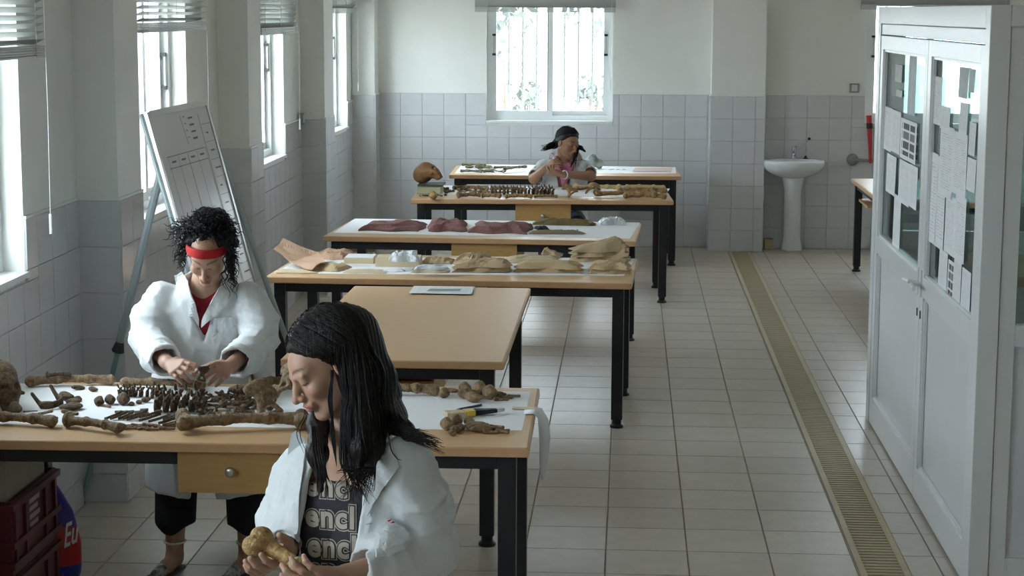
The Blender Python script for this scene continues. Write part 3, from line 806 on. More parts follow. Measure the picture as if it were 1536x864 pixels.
# ------------------------------------------------------------------ sink and things on the far wall
PORC = mat('porcelain', (.74, .76, .78), .15)
CHROME = mat('chrome', (.65, .66, .68), .15, metal=1.0)
sk = empty('pedestal_sink', (1.505, 17.1, 0)); tag(sk, 'white porcelain pedestal sink against the tiled far wall', 'sink')
def sinkbowl(p):
    q = p-V3(1.505, 17.05, .84)
    d = ell(q, (0, .03, -.03), (.285, .235, .14)); d = smax(d, q[:, 2]-.0, .015); d = smax(d, q[:, 1]-.225, .01)
    bowl = ell(q, (0, -.02, .0), (.215, .15, .10)); return smax(d, -bowl, .012)
o = mobj('basin', sdf_mesh('basin', sinkbowl, (1.19, 16.78, .64), (1.82, 17.32, .87), .012), PORC, sk)
def sinkped(p):
    q = p-V3(1.51, 17.13, 0); r = .078+.02*np.clip((.12-q[:, 2])/.12, 0, 1)+.03*np.clip((q[:, 2]-.55)/.15, 0, 1)
    d = np.sqrt(q[:, 0]**2+q[:, 1]**2)-r; return smax(smax(d, q[:, 2]-.70, .01), -q[:, 2]+.001, .005)
mobj('pedestal', sdf_mesh('pedestal', sinkped, (1.36, 16.98, -.02), (1.66, 17.28, .72), .012), PORC, sk)
tp = MB().lathe((1.515, 17.2, .84), [(.026, 0), (.026, .01), (.02, .015), (.02, .07), (.024, .08), (.02, .105), (.008, .115)], 14)
tp.tube([(1.515, 17.2, .895), (1.515, 17.1, .90), (1.515, 17.07, .885)], [.013, .012, .011], 10)
tap = tp.build('tap', CHROME, smooth=True); child_world(tap, sk)
lv = MB().tube([(1.515, 17.2, .945), (1.56, 17.19, .965), (1.62, 17.18, .99), (1.648, 17.175, 1.025)], [.008, .007, .007, .008], 8)
child_world(lv.build('lever', CHROME, smooth=True), tap); child_world(MB().lathe((1.65, 17.175, 1.022), [(.004, -.008), (.013, -.004), (.013, .01), (.006, .016)], 10).build('lever_tip', BLACKP, smooth=True), tap)
child_world(MB().lathe((1.625, 17.2, .84), [(.024, 0), (.024, .008), (.012, .012), (.010, .028)], 12).build('plug', BLACKP), sk)
GREYP = mat('grey_plastic', (.26, .27, .28), .5); 
def box_switch(c, nx, label):
    r = empty('switch_box', c); tag(r, label, 'switch'); fx = (lambda a, b, z: (c[0]+b, c[1]-a, c[2]+z)) if nx == 'y' else (lambda a, b, z: (c[0]+a, c[1]+b, c[2]+z))
    child_world(MB().box((.0, -.042, -.042), (.03, .042, .042), fx).build('box', GREYP, bevel=.004), r)
    child_world(MB().box((.0302, -.026, -.028), (.036, .026, .03), fx).build('rocker', mat('pale_rocker', (.6, .62, .62), .4)), r)
box_switch((2.057, YB-.0005, 1.487), 'y', 'grey square switch box on the far wall above the tiling')
p_ = lw(.0005, 14.02, 0); box_switch((lw(.012, 13.95, 0)[0], 13.95, 1.36), 'x', 'grey switch box on the wall beside the third pillar')
fd = empty('wall_bracket', (2.06, YB-.02, .83)); tag(fd, 'round grey wall bracket with a horizontal rod near the booth', 'bracket')
child_world(MB().lathe((2.06, YB-.0105, .83), [(.055, 0), (.055, -.012), (.045, -.028), (.02, -.034)], 18, 'y').build('disc', GREYP, smooth=True), fd)
child_world(MB().tube([(2.07, YB-.035, .83), (2.30, YB-.035, .825)], .012, 8).build('rod', GREYP), fd)
RED = mat('red_plastic', (.55, .02, .02), .4)
pl = empty('hanging_pole', (2.2, YB-.04, .8)); tag(pl, 'short red pole with a black band hanging beside the glass booth', 'pole')
child_world(MB().tube([(2.222, YB-.045, .80), (2.196, YB-.045, 1.24)], [.012, .026], 10).build('shaft', RED), pl)
child_world(MB().tube([(2.2035, YB-.045, 1.12), (2.2005, YB-.045, 1.17)], [.0285, .0285], 10).build('band', BLACKP), pl)
CARD = mat('cardboard', (.42, .33, .20), .85, noise=.1)
o = MB().box((1.262, 17.13, .001), (1.345, 17.25, .10)).build('sponge_block', mat('tan_sponge', (.46, .38, .24), .95, bump=.6, bscale=80), bevel=.008); tag(o, 'tan sponge block on the floor behind the sink pedestal', 'sponge')
# grey bench near the far wall
GB = mat('grey_bench', (.36, .38, .40), .5)
be = empty('low_bench', (.24, 16.9, 0)); tag(be, 'low grey bench under the far table', 'bench')
pA = aty(935, 318, 16.75)
bx0 = -.08; child_world(MB().box((bx0, 16.55, .33), (bx0+.37, 16.85, .41)).build('seat', GB, bevel=.01), be)
for x in (bx0+.03, bx0+.34):
    for y in (16.58, 16.82): child_world(MB().tube([(x, y, 0), (x, y, .331)], .012, 8).build('leg', STEEL), be)

# ------------------------------------------------------------------ whiteboard easel
WB = mat('whiteboard_face', (.70, .71, .75), .12); ALU = mat('grey_aluminium', (.36, .42, .43), .4, metal=.3)
fA = atz(394, 794, 0); tA = aty(219, 169, 7.55); tB = aty(310, 159, 8.22)
dirA = nrm(fA-tA); eX = nrm(tB-tA-((tB-tA)@dirA)*dirA); wBrd = (tB-tA)@eX; nB = np.cross(eX, dirA); 
if nB[0] < 0: nB = -nB
eb = empty('whiteboard_easel', (fA[0], fA[1], 0)); tag(eb, 'whiteboard with written tables leaning on a grey easel', 'whiteboard')
def bq(u, v, w_): return tA+eX*u+dirA*v+nB*w_
def ech(mb, n, m, par=None, bevel=0): o = mb.build(n, m, bevel=bevel); child_world(o, par or eb); return o
def bbox(u0, v0, w0, u1, v1, w1): return [bq(*q) for q in ((u0,v0,w0),(u1,v0,w0),(u1,v1,w0),(u0,v1,w0),(u0,v0,w1),(u1,v0,w1),(u1,v1,w1),(u0,v1,w1))]
HB_ = 1.02; bd_ = ech(MB().hexa(bbox(.012, .012, -.012, wBrd-.012, HB_-.012, 0)), 'board', WB)
fr_ = MB().hexa(bbox(-.006, 0, -.018, .014, HB_, .006)).hexa(bbox(wBrd-.014, 0, -.018, wBrd+.004, HB_, .006)).hexa(bbox(.014, -.004, -.018, wBrd-.014, .022, .008)).hexa(bbox(.014, HB_-.016, -.018, wBrd-.014, HB_+.004, .006))
ech(fr_, 'board_frame', STEEL)
INK = mat('marker_ink', (.16, .15, .19), .6)
ik = MB()
def stroke(u0, v0, u1, v1, t=.004):
    a = np.array([u0, v0]); b = np.array([u1, v1]); d = b-a; d = d/np.linalg.norm(d); n = np.array([-d[1], d[0]])*t/2
    q = [a-n, b-n, b+n, a+n]; ik.add([bq(x, y, .0007) for x, y in q], [(0, 1, 2, 3)])
W_ = wBrd
stroke(W_*.80, .05, W_*.80, .98, .005); stroke(W_*.50, .04, W_*.52, .17, .005)
for k in range(5): stroke(W_*(.14+.16*k), .205, W_*(.14+.16*k), .95, .003 if k != 2 else .005)
stroke(W_*.12, .20, W_*.78, .20, .003); stroke(W_*.12, .25, W_*.78, .25, .003)
for k in range(4):
    stroke(W_*(.18+.16*k), .225, W_*(.25+.16*k), .225, .008); stroke(W_*.62, .06+.03*k, W_*.70, .06+.03*k, .008); stroke(W_*.54, .05+.03*k, W_*.57, .05+.03*k, .004)
for k in range(11):
    stroke(W_*.82, .1+.08*k, W_*.98, .1+.08*k, .002); stroke(W_*.86, .14+.08*k, W_*(.90+.03*(k % 3)), .14+.08*k, .007)
ech(ik, 'marker_writing', INK, bd_)
LA = np.linalg.norm(fA-tA)
ech(MB().tube([bq(0, .0, -.02), tA+dirA*LA], .013, 8), 'leg', ALU)
fB = bq(wBrd, 0, -.02); dB = nrm(V3(-1.33, 8.35, 0)-fB); tt = fB[2]/-dB[2]
ech(MB().tube([fB, fB+dB*tt], .013, 8), 'leg', ALU)
sT = aty(240, 262, 7.66); sF = atz(122, 756, 0); sM = sT+(sF-sT)*.51
ech(MB().tube([sT, sM], .017, 8), 'leg', ALU); ech(MB().tube([sM, sF], .0115, 8), 'leg_extension', mat('teal_tube', (.20, .32, .34), .4, metal=.3))
ech(MB().tube([sM-(sF-sT)*.02, sM+(sF-sT)*.012], [.016, .028], 8), 'clamp', BLACKP); ech(MB().lathe((sF[0], sF[1], 0), [(.018, 0), (.018, .015), (.012, .03)], 10), 'rubber_foot', BLACKP)
tray = ech(MB().hexa(bbox(.03, HB_, .0, W_-.03, HB_+.012, .06)), 'pen_tray', STEEL)

# ------------------------------------------------------------------ crates, box and carrier bag under the near table
CR = mat('maroon_crate', (.115, .012, .016), .42, noise=.1); 
def crate(z0, label):
    X0, X1, Y0, Y1, hh = -2.325, -2.064, 5.965, 6.46, .262
    r = empty('plastic_crate', ((X0+X1)/2, (Y0+Y1)/2, z0)); tag(r, label, 'crate', 'stacked crates')
    def ch(mb, n, m, bevel=0): o = mb.build(n, m, bevel=bevel); child_world(o, r); return o
    t = .008
    ch(MB().box((X0, Y0, z0+.002), (X1, Y1, z0+.012)), 'bottom', CR)
    for n, a, b in (('side_panel', (X0, Y0, z0+.012), (X0+t, Y1, z0+hh)), ('side_panel', (X1-t, Y0, z0+.012), (X1, Y1, z0+hh)), ('end_panel', (X0+t, Y0, z0+.012), (X1-t, Y0+t, z0+hh)), ('end_panel', (X0+t, Y1-t, z0+.012), (X1-t, Y1, z0+hh))):
        ch(MB().box(a, b), n, CR)
    rim = MB(); e = .014
    for zz in (hh-.03, .10, .03):
        rim.box((X1, Y0-e, z0+zz), (X1+e, Y1+e, z0+zz+.022)).box((X0-e, Y0-e, z0+zz), (X0, Y1+e, z0+zz+.022)).box((X0, Y0-e, z0+zz), (X1, Y0, z0+zz+.022)).box((X0, Y1, z0+zz), (X1, Y1+e, z0+zz+.022))
    for yy in (Y0+.02, Y0+.13, Y1-.15, Y1-.04): rim.box((X1, yy, z0+.052), (X1+e*.7, yy+.02, z0+hh-.03))
    ch(rim, 'rim', CR)
    lt = MB()
    if z0 > .1:
        for k in range(4): lt.box((X1+.0005, Y0+.19, z0+.205-.028*k), (X1+.002, Y0+.30-.02*(k % 2), z0+.222-.028*k))
        ch(lt, 'printed_text', mat('crate_print', (.50, .42, .40), .6))
crate(.0, 'maroon plastic crate on the floor carrying another crate'); crate(.2645, 'maroon plastic crate holding an open cardboard box')
CB = mat('grey_card', (.40, .37, .30), .9, noise=.06)
bx = empty('cardboard_box', (-2.2, 6.2, .277)); tag(bx, 'open grey cardboard box sitting in the upper crate', 'box')
x0, x1, y0, y1, z0, z1 = -2.312, -2.085, 5.985, 6.40, .279, .672
for n, a, b in (('side', (x0, y0, z0), (x0+.005, y1, z1)), ('side', (x1-.005, y0, z0), (x1, y1, z1)), ('side', (x0+.005, y0, z0), (x1-.005, y0+.005, z1)), ('side', (x0+.005, y1-.005, z0), (x1-.005, y1, z1))):
    child_world(MB().box(a, b).build(n, CB), bx)
child_world(MB().box((x0+.005, y0+.005, z0), (x1-.005, y1-.005, z0+.005)).build('bottom', CB), bx)
# carrier bag
BLUE = mat('bag_blue', (.03, .03, .30), .35, bump=.3, bscale=12); BRED = mat('bag_red', (.45, .01, .015), .35); PLAS = mat('clear_film', (.60, .64, .68), .25, bump=.5, bscale=20)
bg_ = empty('carrier_bag', (-2.165, 6.56, 0)); tag(bg_, 'blue carrier bag with a red lettered band beside the crates', 'bag')
def bagf(p):
    q = p-V3(-2.165, 6.560, 0); z = q[:, 2]
    wx = np.interp(z, [0, .1, .22, .34, .45], [.11, .15, .155, .13, .07]); wy = np.interp(z, [0, .1, .25, .4, .45], [.06, .078, .075, .045, .03])
    d = (np.sqrt((q[:, 0]/wx)**2+(q[:, 1]/wy)**2)-1)*np.minimum(wx, wy)*.8
    d = smax(d, z-.44, .01); return smax(d, -z+.002, .01)+.006*waves(p, 3, 22)
BAGF = bagf
pts, q_ = polygonise(bagf, (-2.37, 6.42, -.01), (-1.96, 6.75, .47), .012)
def split(pts, q, f):
    c = pts[q].mean(1); return f(c)
for n, m_, lo_, hi_ in (('bag_lower', BLUE, -1, .14), ('bag_band', BRED, .14, .285), ('bag_upper', BLUE, .285, 9)):
    cz = pts[q_].mean(1)[:, 2]; sel = q_[(cz >= lo_) & (cz < hi_)]
    mb = MB(); mb.add(pts, [tuple(t) for t in sel]); o = mb.build(n, m_, smooth=True)
    bm = bmesh.new(); bm.from_mesh(o.data); bmesh.ops.delete(bm, geom=[v for v in bm.verts if not v.link_faces], context='VERTS'); bm.to_mesh(o.data); bm.free()
    child_world(o, bg_)
mb = MB(); 
for k in range(9):
    u = k/8; mb.v += [(-2.25+.12*u, 6.56+.01*math.sin(u*9), .43), (-2.245+.06*u, 6.56+.02*math.sin(u*7), .60-.12*abs(u-.45))]
mb.f = [(2*k, 2*k+2, 2*k+3, 2*k+1) for k in range(8)]
child_world(mb.build('handle_loop', PLAS, smooth=True), bg_)

st_ = empty('wooden_stool', (-1.98, 13.55, 0)); tag(st_, 'brown wooden stool under the maroon cloth end of the tables', 'stool')
child_world(MB().box((-2.17, 13.36, .43), (-1.84, 13.70, .46)).build('seat', mat('brown_seat', (.22, .12, .06), .6), bevel=.006), st_)
for x in (-2.14, -1.87):
    for y in (13.39, 13.67): child_world(MB().tube([(x, y, 0), (x, y, .4305)], .012, 8).build('leg', STEEL), st_)
# ------------------------------------------------------------------ lettering helper: text outline -> flat triangles
def text_tris(s, size=1.0, offset=0.0, shear=0.0, space=1.0):
    c = bpy.data.curves.new('lettering', 'FONT'); c.body = s; c.size = size; c.offset = offset; c.shear = shear; c.space_character = space; c.fill_mode = 'FRONT'; c.resolution_u = 4
    o = bpy.data.objects.new('lettering', c); col.objects.link(o)
    dg = bpy.context.evaluated_depsgraph_get(); me = bpy.data.meshes.new_from_object(o.evaluated_get(dg))
    bm = bmesh.new(); bm.from_mesh(me); bmesh.ops.triangulate(bm, faces=bm.faces[:])
    bmesh.ops.remove_doubles(bm, verts=bm.verts[:], dist=1e-5)
    for _ in range(3):
        lg = [e for e in bm.edges if e.calc_length() > size*.16]
        if not lg: break
        bmesh.ops.subdivide_edges(bm, edges=lg, cuts=1); bmesh.ops.triangulate(bm, faces=bm.faces[:])
    bm.verts.index_update(); v = np.array([x.co[:2] for x in bm.verts]); f = [tuple(x.index for x in fc.verts) for fc in bm.faces]; bm.free()
    bpy.data.objects.remove(o); bpy.data.curves.remove(c); bpy.data.meshes.remove(me)
    return v, f
def text_on(name, f, s, fn, d0, d1, off, m, parent, **k):
    """lettering laid on surface f; fn maps letter units to photo pixels"""
    v, fs = text_tris(s, **k); xy = np.array([fn(*p) for p in v]); P, D = hitray(f, xy[:, 0], xy[:, 1], d0, d1)
    ok = np.isfinite(P[:, 0]); fs = [t for t in fs if all(ok[list(t)])]
    if not fs: return None
    P = np.where(np.isfinite(P), P, 0); N = grad(f, P); used = sorted(set(i for t in fs for i in t)); mp = {u: i for i, u in enumerate(used)}
    mb = MB(); mb.v = [tuple(P[i]+N[i]*off) for i in used]; mb.f = [tuple(mp[i] for i in t) for t in fs]
    o = bpy.data.objects.new(name, bpy.data.meshes.new(name)); o.data.from_pydata(mb.v, [], mb.f); o.data.materials.append(m); col.objects.link(o)
    if parent: child_world(o, parent)
    return o
text_on('lettering', BAGF, 'Eu', lambda u, v: (95+u*21, 822-v*50-u*10), 6.0, 8.0, .002, mat('bag_letters', (.75, .74, .74), .5), bg_, offset=.015, shear=.2)
# ------------------------------------------------------------------ bones
BONE = mat('brown_bone', (.135, .078, .032), .62, color2=(.33, .215, .11), noise=.15, nscale=45, bump=.8, bscale=190, rand=.15)
BONED = mat('dark_bone', (.065, .038, .017), .7, color2=(.19, .12, .06), noise=.2, nscale=60, bump=.8, bscale=220, rand=.2)
BONEG = mat('golden_bone', (.17, .085, .025), .6, color2=(.40, .25, .095), noise=.2, nscale=45, bump=.7, bscale=160, rand=.2)
BONEO = mat('olive_bone', (.13, .115, .05), .75, color2=(.30, .27, .15), noise=.2, nscale=40, bump=.7, bscale=160, rand=.2)
def f_long(p, heads):           # 1 m long unit is scaled: built at .40 m along x
    d = chain(p, [(-.18, 0, 0), (-.06, .006, .004), (.08, .004, .004), (.175, 0, 0)], [.016, .0125, .0125, .017], .02)
    if heads == 'femur':
        d = smin(d, sph(p, (-.196, .038, .006), .024), .02); d = smin(d, cap(p, (-.18, .0, 0), (-.196, .035, .004), .014, .014), .015); d = smin(d, sph(p, (-.2, -.012, 0), .018), .012)
        d = smin(d, ell(p, (.19, .022, -.002), (.026, .019, .022)), .012); d = smin(d, ell(p, (.19, -.022, -.002), (.026, .019, .022)), .012)
    elif heads == 'humerus':
        d = smin(d, sph(p, (-.19, .008, .004), .025), .018); d = smin(d, ell(p, (.19, 0, 0), (.016, .032, .014)), .015)
    else:
        d = smin(d, ell(p, (-.185, .003, 0), (.022, .02, .017)), .015); d = smin(d, ell(p, (.185, -.002, 0), (.018, .022, .014)), .015)
    return d+.0016*waves(p, 5, 110)+.0012*waves(p, 6, 260)
BM = {}
for k in ('femur', 'humerus', 'tibia'):
    BM[k] = sdf_mesh('long_bone', lambda p, k=k: f_long(p, k), (-.24, -.07, -.045), (.24, .08, .045), .006)
def f_vert(p):
    d = smax(np.sqrt(p[:, 0]**2+p[:, 1]**2)-.019, np.abs(p[:, 2])-.012, .005)
    d = smin(d, cap(p, (0, .022, 0), (0, .046, -.008), .007, .006), .008)
    for s in (-1, 1):
        d = smin(d, cap(p, (s*.014, .012, 0), (s*.037, .024, .004), .007, .005), .006); d = smin(d, sph(p, (s*.014, .026, .01), .007), .006)
    return smax(d, -(np.sqrt(p[:, 0]**2+(p[:, 1]-.022)**2)-.0085), .003)+.001*waves(p, 9, 200)
BM['vert'] = sdf_mesh('vertebra', f_vert, (-.05, -.03, -.025), (.05, .07, .025), .005)
def f_lump(seed, r):
    return lambda p: smax(ell(p, (0, 0, 0), r)+.45*min(r)*waves(p, seed, 130/(max(r)/.02), 4), -sph(p, (r[0]*.7, r[1]*.9, r[2]*.8), min(r)*.9), .003)
for i, r in enumerate(((.020, .013, .011), (.014, .012, .010), (.026, .010, .009), (.018, .016, .012))):
    BM['lump%d' % i] = sdf_mesh('small_bone', f_lump(i+3, r), -np.array(r)*1.7, np.array(r)*1.7, .0038)
def f_phal(p):
    d = chain(p, [(-.022, 0, 0), (0, 0, 0), (.022, 0, 0)], [.007, .0042, .006], .006); return d
BM['phal'] = sdf_mesh('hand_bone', f_phal, (-.034, -.012, -.012), (.034, .012, .012), .003)
def f_rib(p):
    a = np.arctan2(p[:, 1], p[:, 0]); R = .11; t = np.clip(a, -.2, 2.0); c = np.stack([R*np.cos(t), R*np.sin(t), .012*np.sin(t*2)], 1)
    q = p-c; rr = np.sqrt(q[:, 0]**2+q[:, 1]**2); return np.maximum(rr-.0042, np.abs(q[:, 2])-.0075)+np.minimum(0, 0)
BM['rib'] = sdf_mesh('rib', lambda p: f_rib(p)*.8, (-.07, -.04, -.03), (.13, .13, .03), .0045)
def f_skull(p):          # face looks along +x, z up, about .2 long
    d = ell(p, (-.02, 0, .07), (.092, .072, .072)); d = smin(d, ell(p, (.055, 0, .025), (.040, .050, .050)), .03); d = smin(d, rbox(p, (.07, 0, -.02), (.022, .026, .022), None, .01), .02)
    for s in (-1, 1):
        d = smax(d, -ell(p, (.095, s*.024, .045), (.026, .017, .017)), .006); d = smin(d, cap(p, (.065, s*.055, .015), (-.0, s*.066, .02), .007, .006), .008)
        d = smax(d, -ell(p, (.04, s*.062, .03), (.022, .011, .018)), .006)
    d = smax(d, -ell(p, (.102, 0, .015), (.016, .011, .016)), .004); d = smax(d, -ell(p, (-.01, 0, -.02), (.04, .03, .03)), .01)
    return d+.0015*waves(p, 2, 70)
BM['skull'] = sdf_mesh('skull', f_skull, (-.13, -.09, -.06), (.13, .09, .16), .006)
def f_jaw(p):
    a = np.arctan2(p[:, 1], p[:, 0]); t = np.clip(a, -1.5, 1.5); c = np.stack([.05*np.cos(t), .045*np.sin(t), 0*t], 1); q = p-c
    d = np.maximum(np.sqrt(q[:, 0]**2+q[:, 1]**2)-.006, np.abs(q[:, 2])-.014)
    for s in (-1, 1): d = smin(d, cap(p, (.0, s*.046, 0), (-.035, s*.05, .045), .009, .007), .008)
    return d
BM['jaw'] = sdf_mesh('jaw_bone', f_jaw, (-.06, -.07, -.03), (.07, .07, .065), .005)
def f_pelvis(p):
    q = p.copy(); q[:, 1] = q[:, 1]-6*q[:, 0]**2-.35*q[:, 0]*q[:, 2]/.1
    d = ell(q, (.0, 0, .055), (.078, .010, .052)); d = smin(d, cap(q, (-.07, 0, .07), (.05, .0, .105), .009, .010), .014)
    d = smax(d, -ell(q, (-.075, 0, .01), (.04, .04, .03)), .01)
    d = smin(d, cap(q, (.0, .0, .02), (.055, -.03, -.05), .015, .011), .02); d = smin(d, cap(q, (-.01, 0, .02), (-.03, .01, -.065), .018, .016), .02)
    d = smin(d, cap(q, (.055, -.03, -.05), (-.03, .01, -.07), .009, .012), .01); d = smax(d, -sph(q, (.01, .028, .005), .024), .005)
    return (d+.003*waves(p, 4, 70))*.7
BM['pelvis'] = sdf_mesh('hip_bone', f_pelvis, (-.12, -.09, -.10), (.12, .12, .15), .006)
BM['sacrum'] = sdf_mesh('sacrum', lambda p: smax(ell(p, (0, 0, 0), (.06, .05, .018)), -ell(p, (0, .0, .03), (.05, .03, .02)), .01)+.004*waves(p, 8, 90), (-.08, -.07, -.035), (.08, .07, .035), .006)

TZ = TABLEH
def bone(kind, name, x, y, label, m, rz=0.0, rx=0.0, ry=0.0, s=1.0, z=None, group=None, lift=.012, rest=True):
    p = atz(x, y, TZ+lift)
    me = BM[kind]
    key = (kind, m.name)
    if key not in bone.c:
        me2 = me.copy() if me.materials else me
        if me.materials: me2.materials.clear()
        me2.materials.append(m); bone.c[key] = me2
    o = inst(name, bone.c[key], (p[0], p[1], (TZ+lift) if z is None else z), None, (rx, ry, rz), (s, s, s) if np.isscalar(s) else s)
    tag(o, label, 'bone', group)
    if rest: settle(o, 40 if group else 14, .014 if group else .005, .25 if group else .05, low=lift <= .03)
    return o
bone.c = {}
CELL = .004; HX0, HY0 = -2.7, 5.6; HM = np.full((900, 2950), TZ+.0012)
def hcells(p): return np.clip(((p[:, 0]-HX0)/CELL).astype(int), 0, 899), np.clip(((p[:, 1]-HY0)/CELL).astype(int), 0, 2949)
def raise_box(x0, y0, x1, y1, z): HM[int((x0-HX0)/CELL):int((x1-HX0)/CELL)+1, int((y0-HY0)/CELL):int((y1-HY0)/CELL)+1] = z
def settle(o, tries=1, spread=0.0, turn=0.0, sink=.0012, low=False):
    """lower the object until it rests on the table or on things already there; of several nearby spots take the lowest"""
    me = o.data; key = me.name
    if key not in settle.c:
        v = np.array([tuple(x.co) for x in me.vertices]); f = np.array([tuple(p.center) for p in me.polygons]); settle.c[key] = np.concatenate([v, f])
    V = settle.c[key]; best = None
    for k in range(tries*(5 if low else 1)):
        if k >= tries and k % tries == 0 and best[4]+best[5][:, 2].min() < TZ+.012: break
        sp = spread*(1, 1.8, 2.8, 4, 5.5)[k//tries]
        dx, dy, dr = (settle.r.gauss(0, sp), settle.r.gauss(0, sp), settle.r.gauss(0, turn)) if k else (0, 0, 0)
        e = (o.rotation_euler[0], o.rotation_euler[1], o.rotation_euler[2]+dr)
        from mathutils import Euler
        R = np.array(Euler(e).to_matrix())*np.array(o.scale)[None, :]; W = V@R.T; W[:, 0] += o.location[0]+dx; W[:, 1] += o.location[1]+dy
        ix, iy = hcells(W); off = (HM[ix, iy]-W[:, 2]).max(); cost = off+W[:, 2].max()*.5+.15*math.hypot(dx, dy)
        if best is None or cost < best[0]: best = (cost, dx, dy, dr, off, W, ix, iy)
    _, dx, dy, dr, off, W, ix, iy = best
    o.location = (o.location[0]+dx, o.location[1]+dy, off-sink); o.rotation_euler[2] += dr
    np.maximum.at(HM, (ix, iy), W[:, 2]+off-sink)
settle.c = {}; settle.r = random.Random(21)
def longb(kind, x0, y0, x1, y1, label, m, lift=.016, flip=1, thick=1.0, group=None, roll=0.0):
    if lift == .016 or lift == .02: lift = {'tibia': .0185, 'humerus': .0265, 'femur': .0255}[kind]*thick+.0015
    a = atz(x0, y0, TZ+lift); b = atz(x1, y1, TZ+lift); d = b-a; L = np.linalg.norm(d)
    o = bone(kind, 'long_bone', (x0+x1)/2, (y0+y1)/2, label, m, rz=math.atan2(d[1], d[0]), s=(L/.42, thick*flip, thick), lift=lift, group=group, rest=False)
    o.location = tuple((a+b)/2); o.rotation_euler[0] = roll; settle(o, 8, .004, .0); return o
def sheet(name, pts, label, m=None, z=TZ, th=.0008, cat='paper', wob=.0, tag_=True):
    """a sheet of paper lying on a table; corners from photo pixels"""
    P = [atz(x, y, z) for x, y in pts]; n = 14; mb = MB(); vs = []
    A, B, C, D = P
    for i in range(n+1):
        for j in range(n+1):
            u, v = i/n, j/n; p = (A*(1-u)+B*u)*(1-v)+(D*(1-u)+C*u)*v
            vs.append((p[0], p[1], z+.0008+wob*(1+math.sin(u*9+v*5)*math.cos(v*8-u*3))))
    fs = [(i*(n+1)+j, (i+1)*(n+1)+j, (i+1)*(n+1)+j+1, i*(n+1)+j+1) for i in range(n) for j in range(n)]
    k = len(vs); vs += [(p[0], p[1], p[2]-.0006) for p in vs]; fs += [tuple(q+k for q in reversed(f)) for f in fs]
    o = mb.add(vs, fs).build(name, m or PAPERW, smooth=True)
    if tag_: tag(o, label, cat)
    return o

# ---- near table
sheet('table_sheet', [(-170, 634), (783, 646), (796, 588), (-120, 573)], 'white paper sheet under the bones of the near table')
bone('skull', 'skull', 0, 592, 'brown skull on the near table beside jaw fragments', BONED, rz=-.75, ry=-.12, lift=.05, s=1.0)
bone('jaw', 'jaw_bone', 74, 598, 'dark brown lower jaw next to the skull', BONED, rz=-.5, rx=.15, lift=.03, s=.9)
bone('sacrum', 'jaw_fragment', 106, 610, 'flat dark bone fragment in front of the lower jaw', BONED, rz=.4, lift=.012, s=.7)
longb('tibia', 36, 572, 176, 569, 'long straight brown bone along the back edge beside the skull', BONE, thick=1.1)
longb('humerus', 70, 568, 108, 566, 'dark splinter of bone lying on a longer bone', BONED, lift=.034, thick=.5)
longb('tibia', 179, 573, 312, 577, 'long brown bone along the back edge before the red headband woman', BONE, thick=1.0)
longb('humerus', 374, 572, 462, 569, 'brown bone along the back edge behind the hip bones', BONE, thick=1.1)
longb('tibia', 540, 584, 662, 584, 'long pale brown bone beside the dark haired head', BONE, thick=1.2)
longb('tibia', -40, 625, 88, 632, 'long brown bone along the front edge below the skull', BONE, thick=1.15)
longb('humerus', 96, 628, 184, 640, 'brown bone with a knobbed end along the front edge', BONE, thick=1.05)
longb('femur', 268, 633, 462, 626, 'thick thigh bone with a round head at the front edge', BONE, thick=1.35, flip=1, lift=.02)
longb('humerus', 330, 608, 392, 603, 'curved brown bone under the hip bones', BONED, thick=.8)
bone('pelvis', 'hip_bone', 398, 600, 'upright brown hip bone beside the dark heap of ribs', BONE, rz=.5, rx=-.55, lift=.078, s=.80)
bone('pelvis', 'hip_bone', 428, 592, 'brown hip bone against the dark hair', BONE, rz=-.5, rx=-.9, lift=.072, s=.80)
bone('sacrum', 'sacrum', 366, 583, 'flat dark bone behind the heap of ribs', BONED, rz=.2, lift=.02)
rnd = random.Random(11)
for k in range(11):       # block of vertebrae, two close rows
    bone('vert', 'vertebra', 236+(k % 6)*(9.9 if k < 6 else 9.2)+(3 if k > 5 else 0), 606 if k < 6 else 597, 'brown vertebra standing in the dense row by the hands', BONED, rz=1.57+rnd.uniform(-.08, .08), rx=1.57+rnd.uniform(-.12, .12), lift=.03, s=(1.15, 1.15, .8), group='vertebrae in the dense row')
for k in range(9):
    bone('vert', 'vertebra', 180+k*6.1, 588-k*.2, 'small dark vertebra in the thin row behind loose bones', BONED, rz=1.57+rnd.uniform(-.06, .06), rx=1.57+rnd.uniform(-.15, .15), lift=.02, s=(.72, .72, .45), group='small vertebrae in the thin row')
for k in range(12):      # ribs side by side, nested
    bone('rib', 'rib', 152+k*8.6, 621, 'thin rib in the flat row of overlapping ribs', BONED, rz=-.9+rnd.uniform(-.05, .05), lift=.01, s=.62, group='ribs laid in a row')
for k in range(22):      # heap
    bone('rib', 'rib', 322+rnd.uniform(-14, 48), 606+rnd.uniform(-12, 9), 'dark rib in the tangled heap by the hip bones', BONED, rz=rnd.uniform(0, 6.28), rx=rnd.uniform(-.45, .45), ry=rnd.uniform(-.3, .3), lift=.02+.009*rnd.random(), s=rnd.uniform(.35, .55), group='heap of dark ribs')
for k in range(16):
    bone('vert', 'vertebra', 318+rnd.uniform(-8, 60), 603+rnd.uniform(-12, 12), 'dark vertebra tumbled in the tangled heap', BONED, rz=rnd.uniform(0, 6), rx=rnd.uniform(0, 3), lift=.02+.009*rnd.random(), s=.75, group='vertebrae in the heap')
bone('lump2', 'small_bone', 333, 604, 'pale chip of bone on the dark heap', mat('pale_bone', (.46, .40, .30), .7), rz=.4, lift=.05, s=.9)
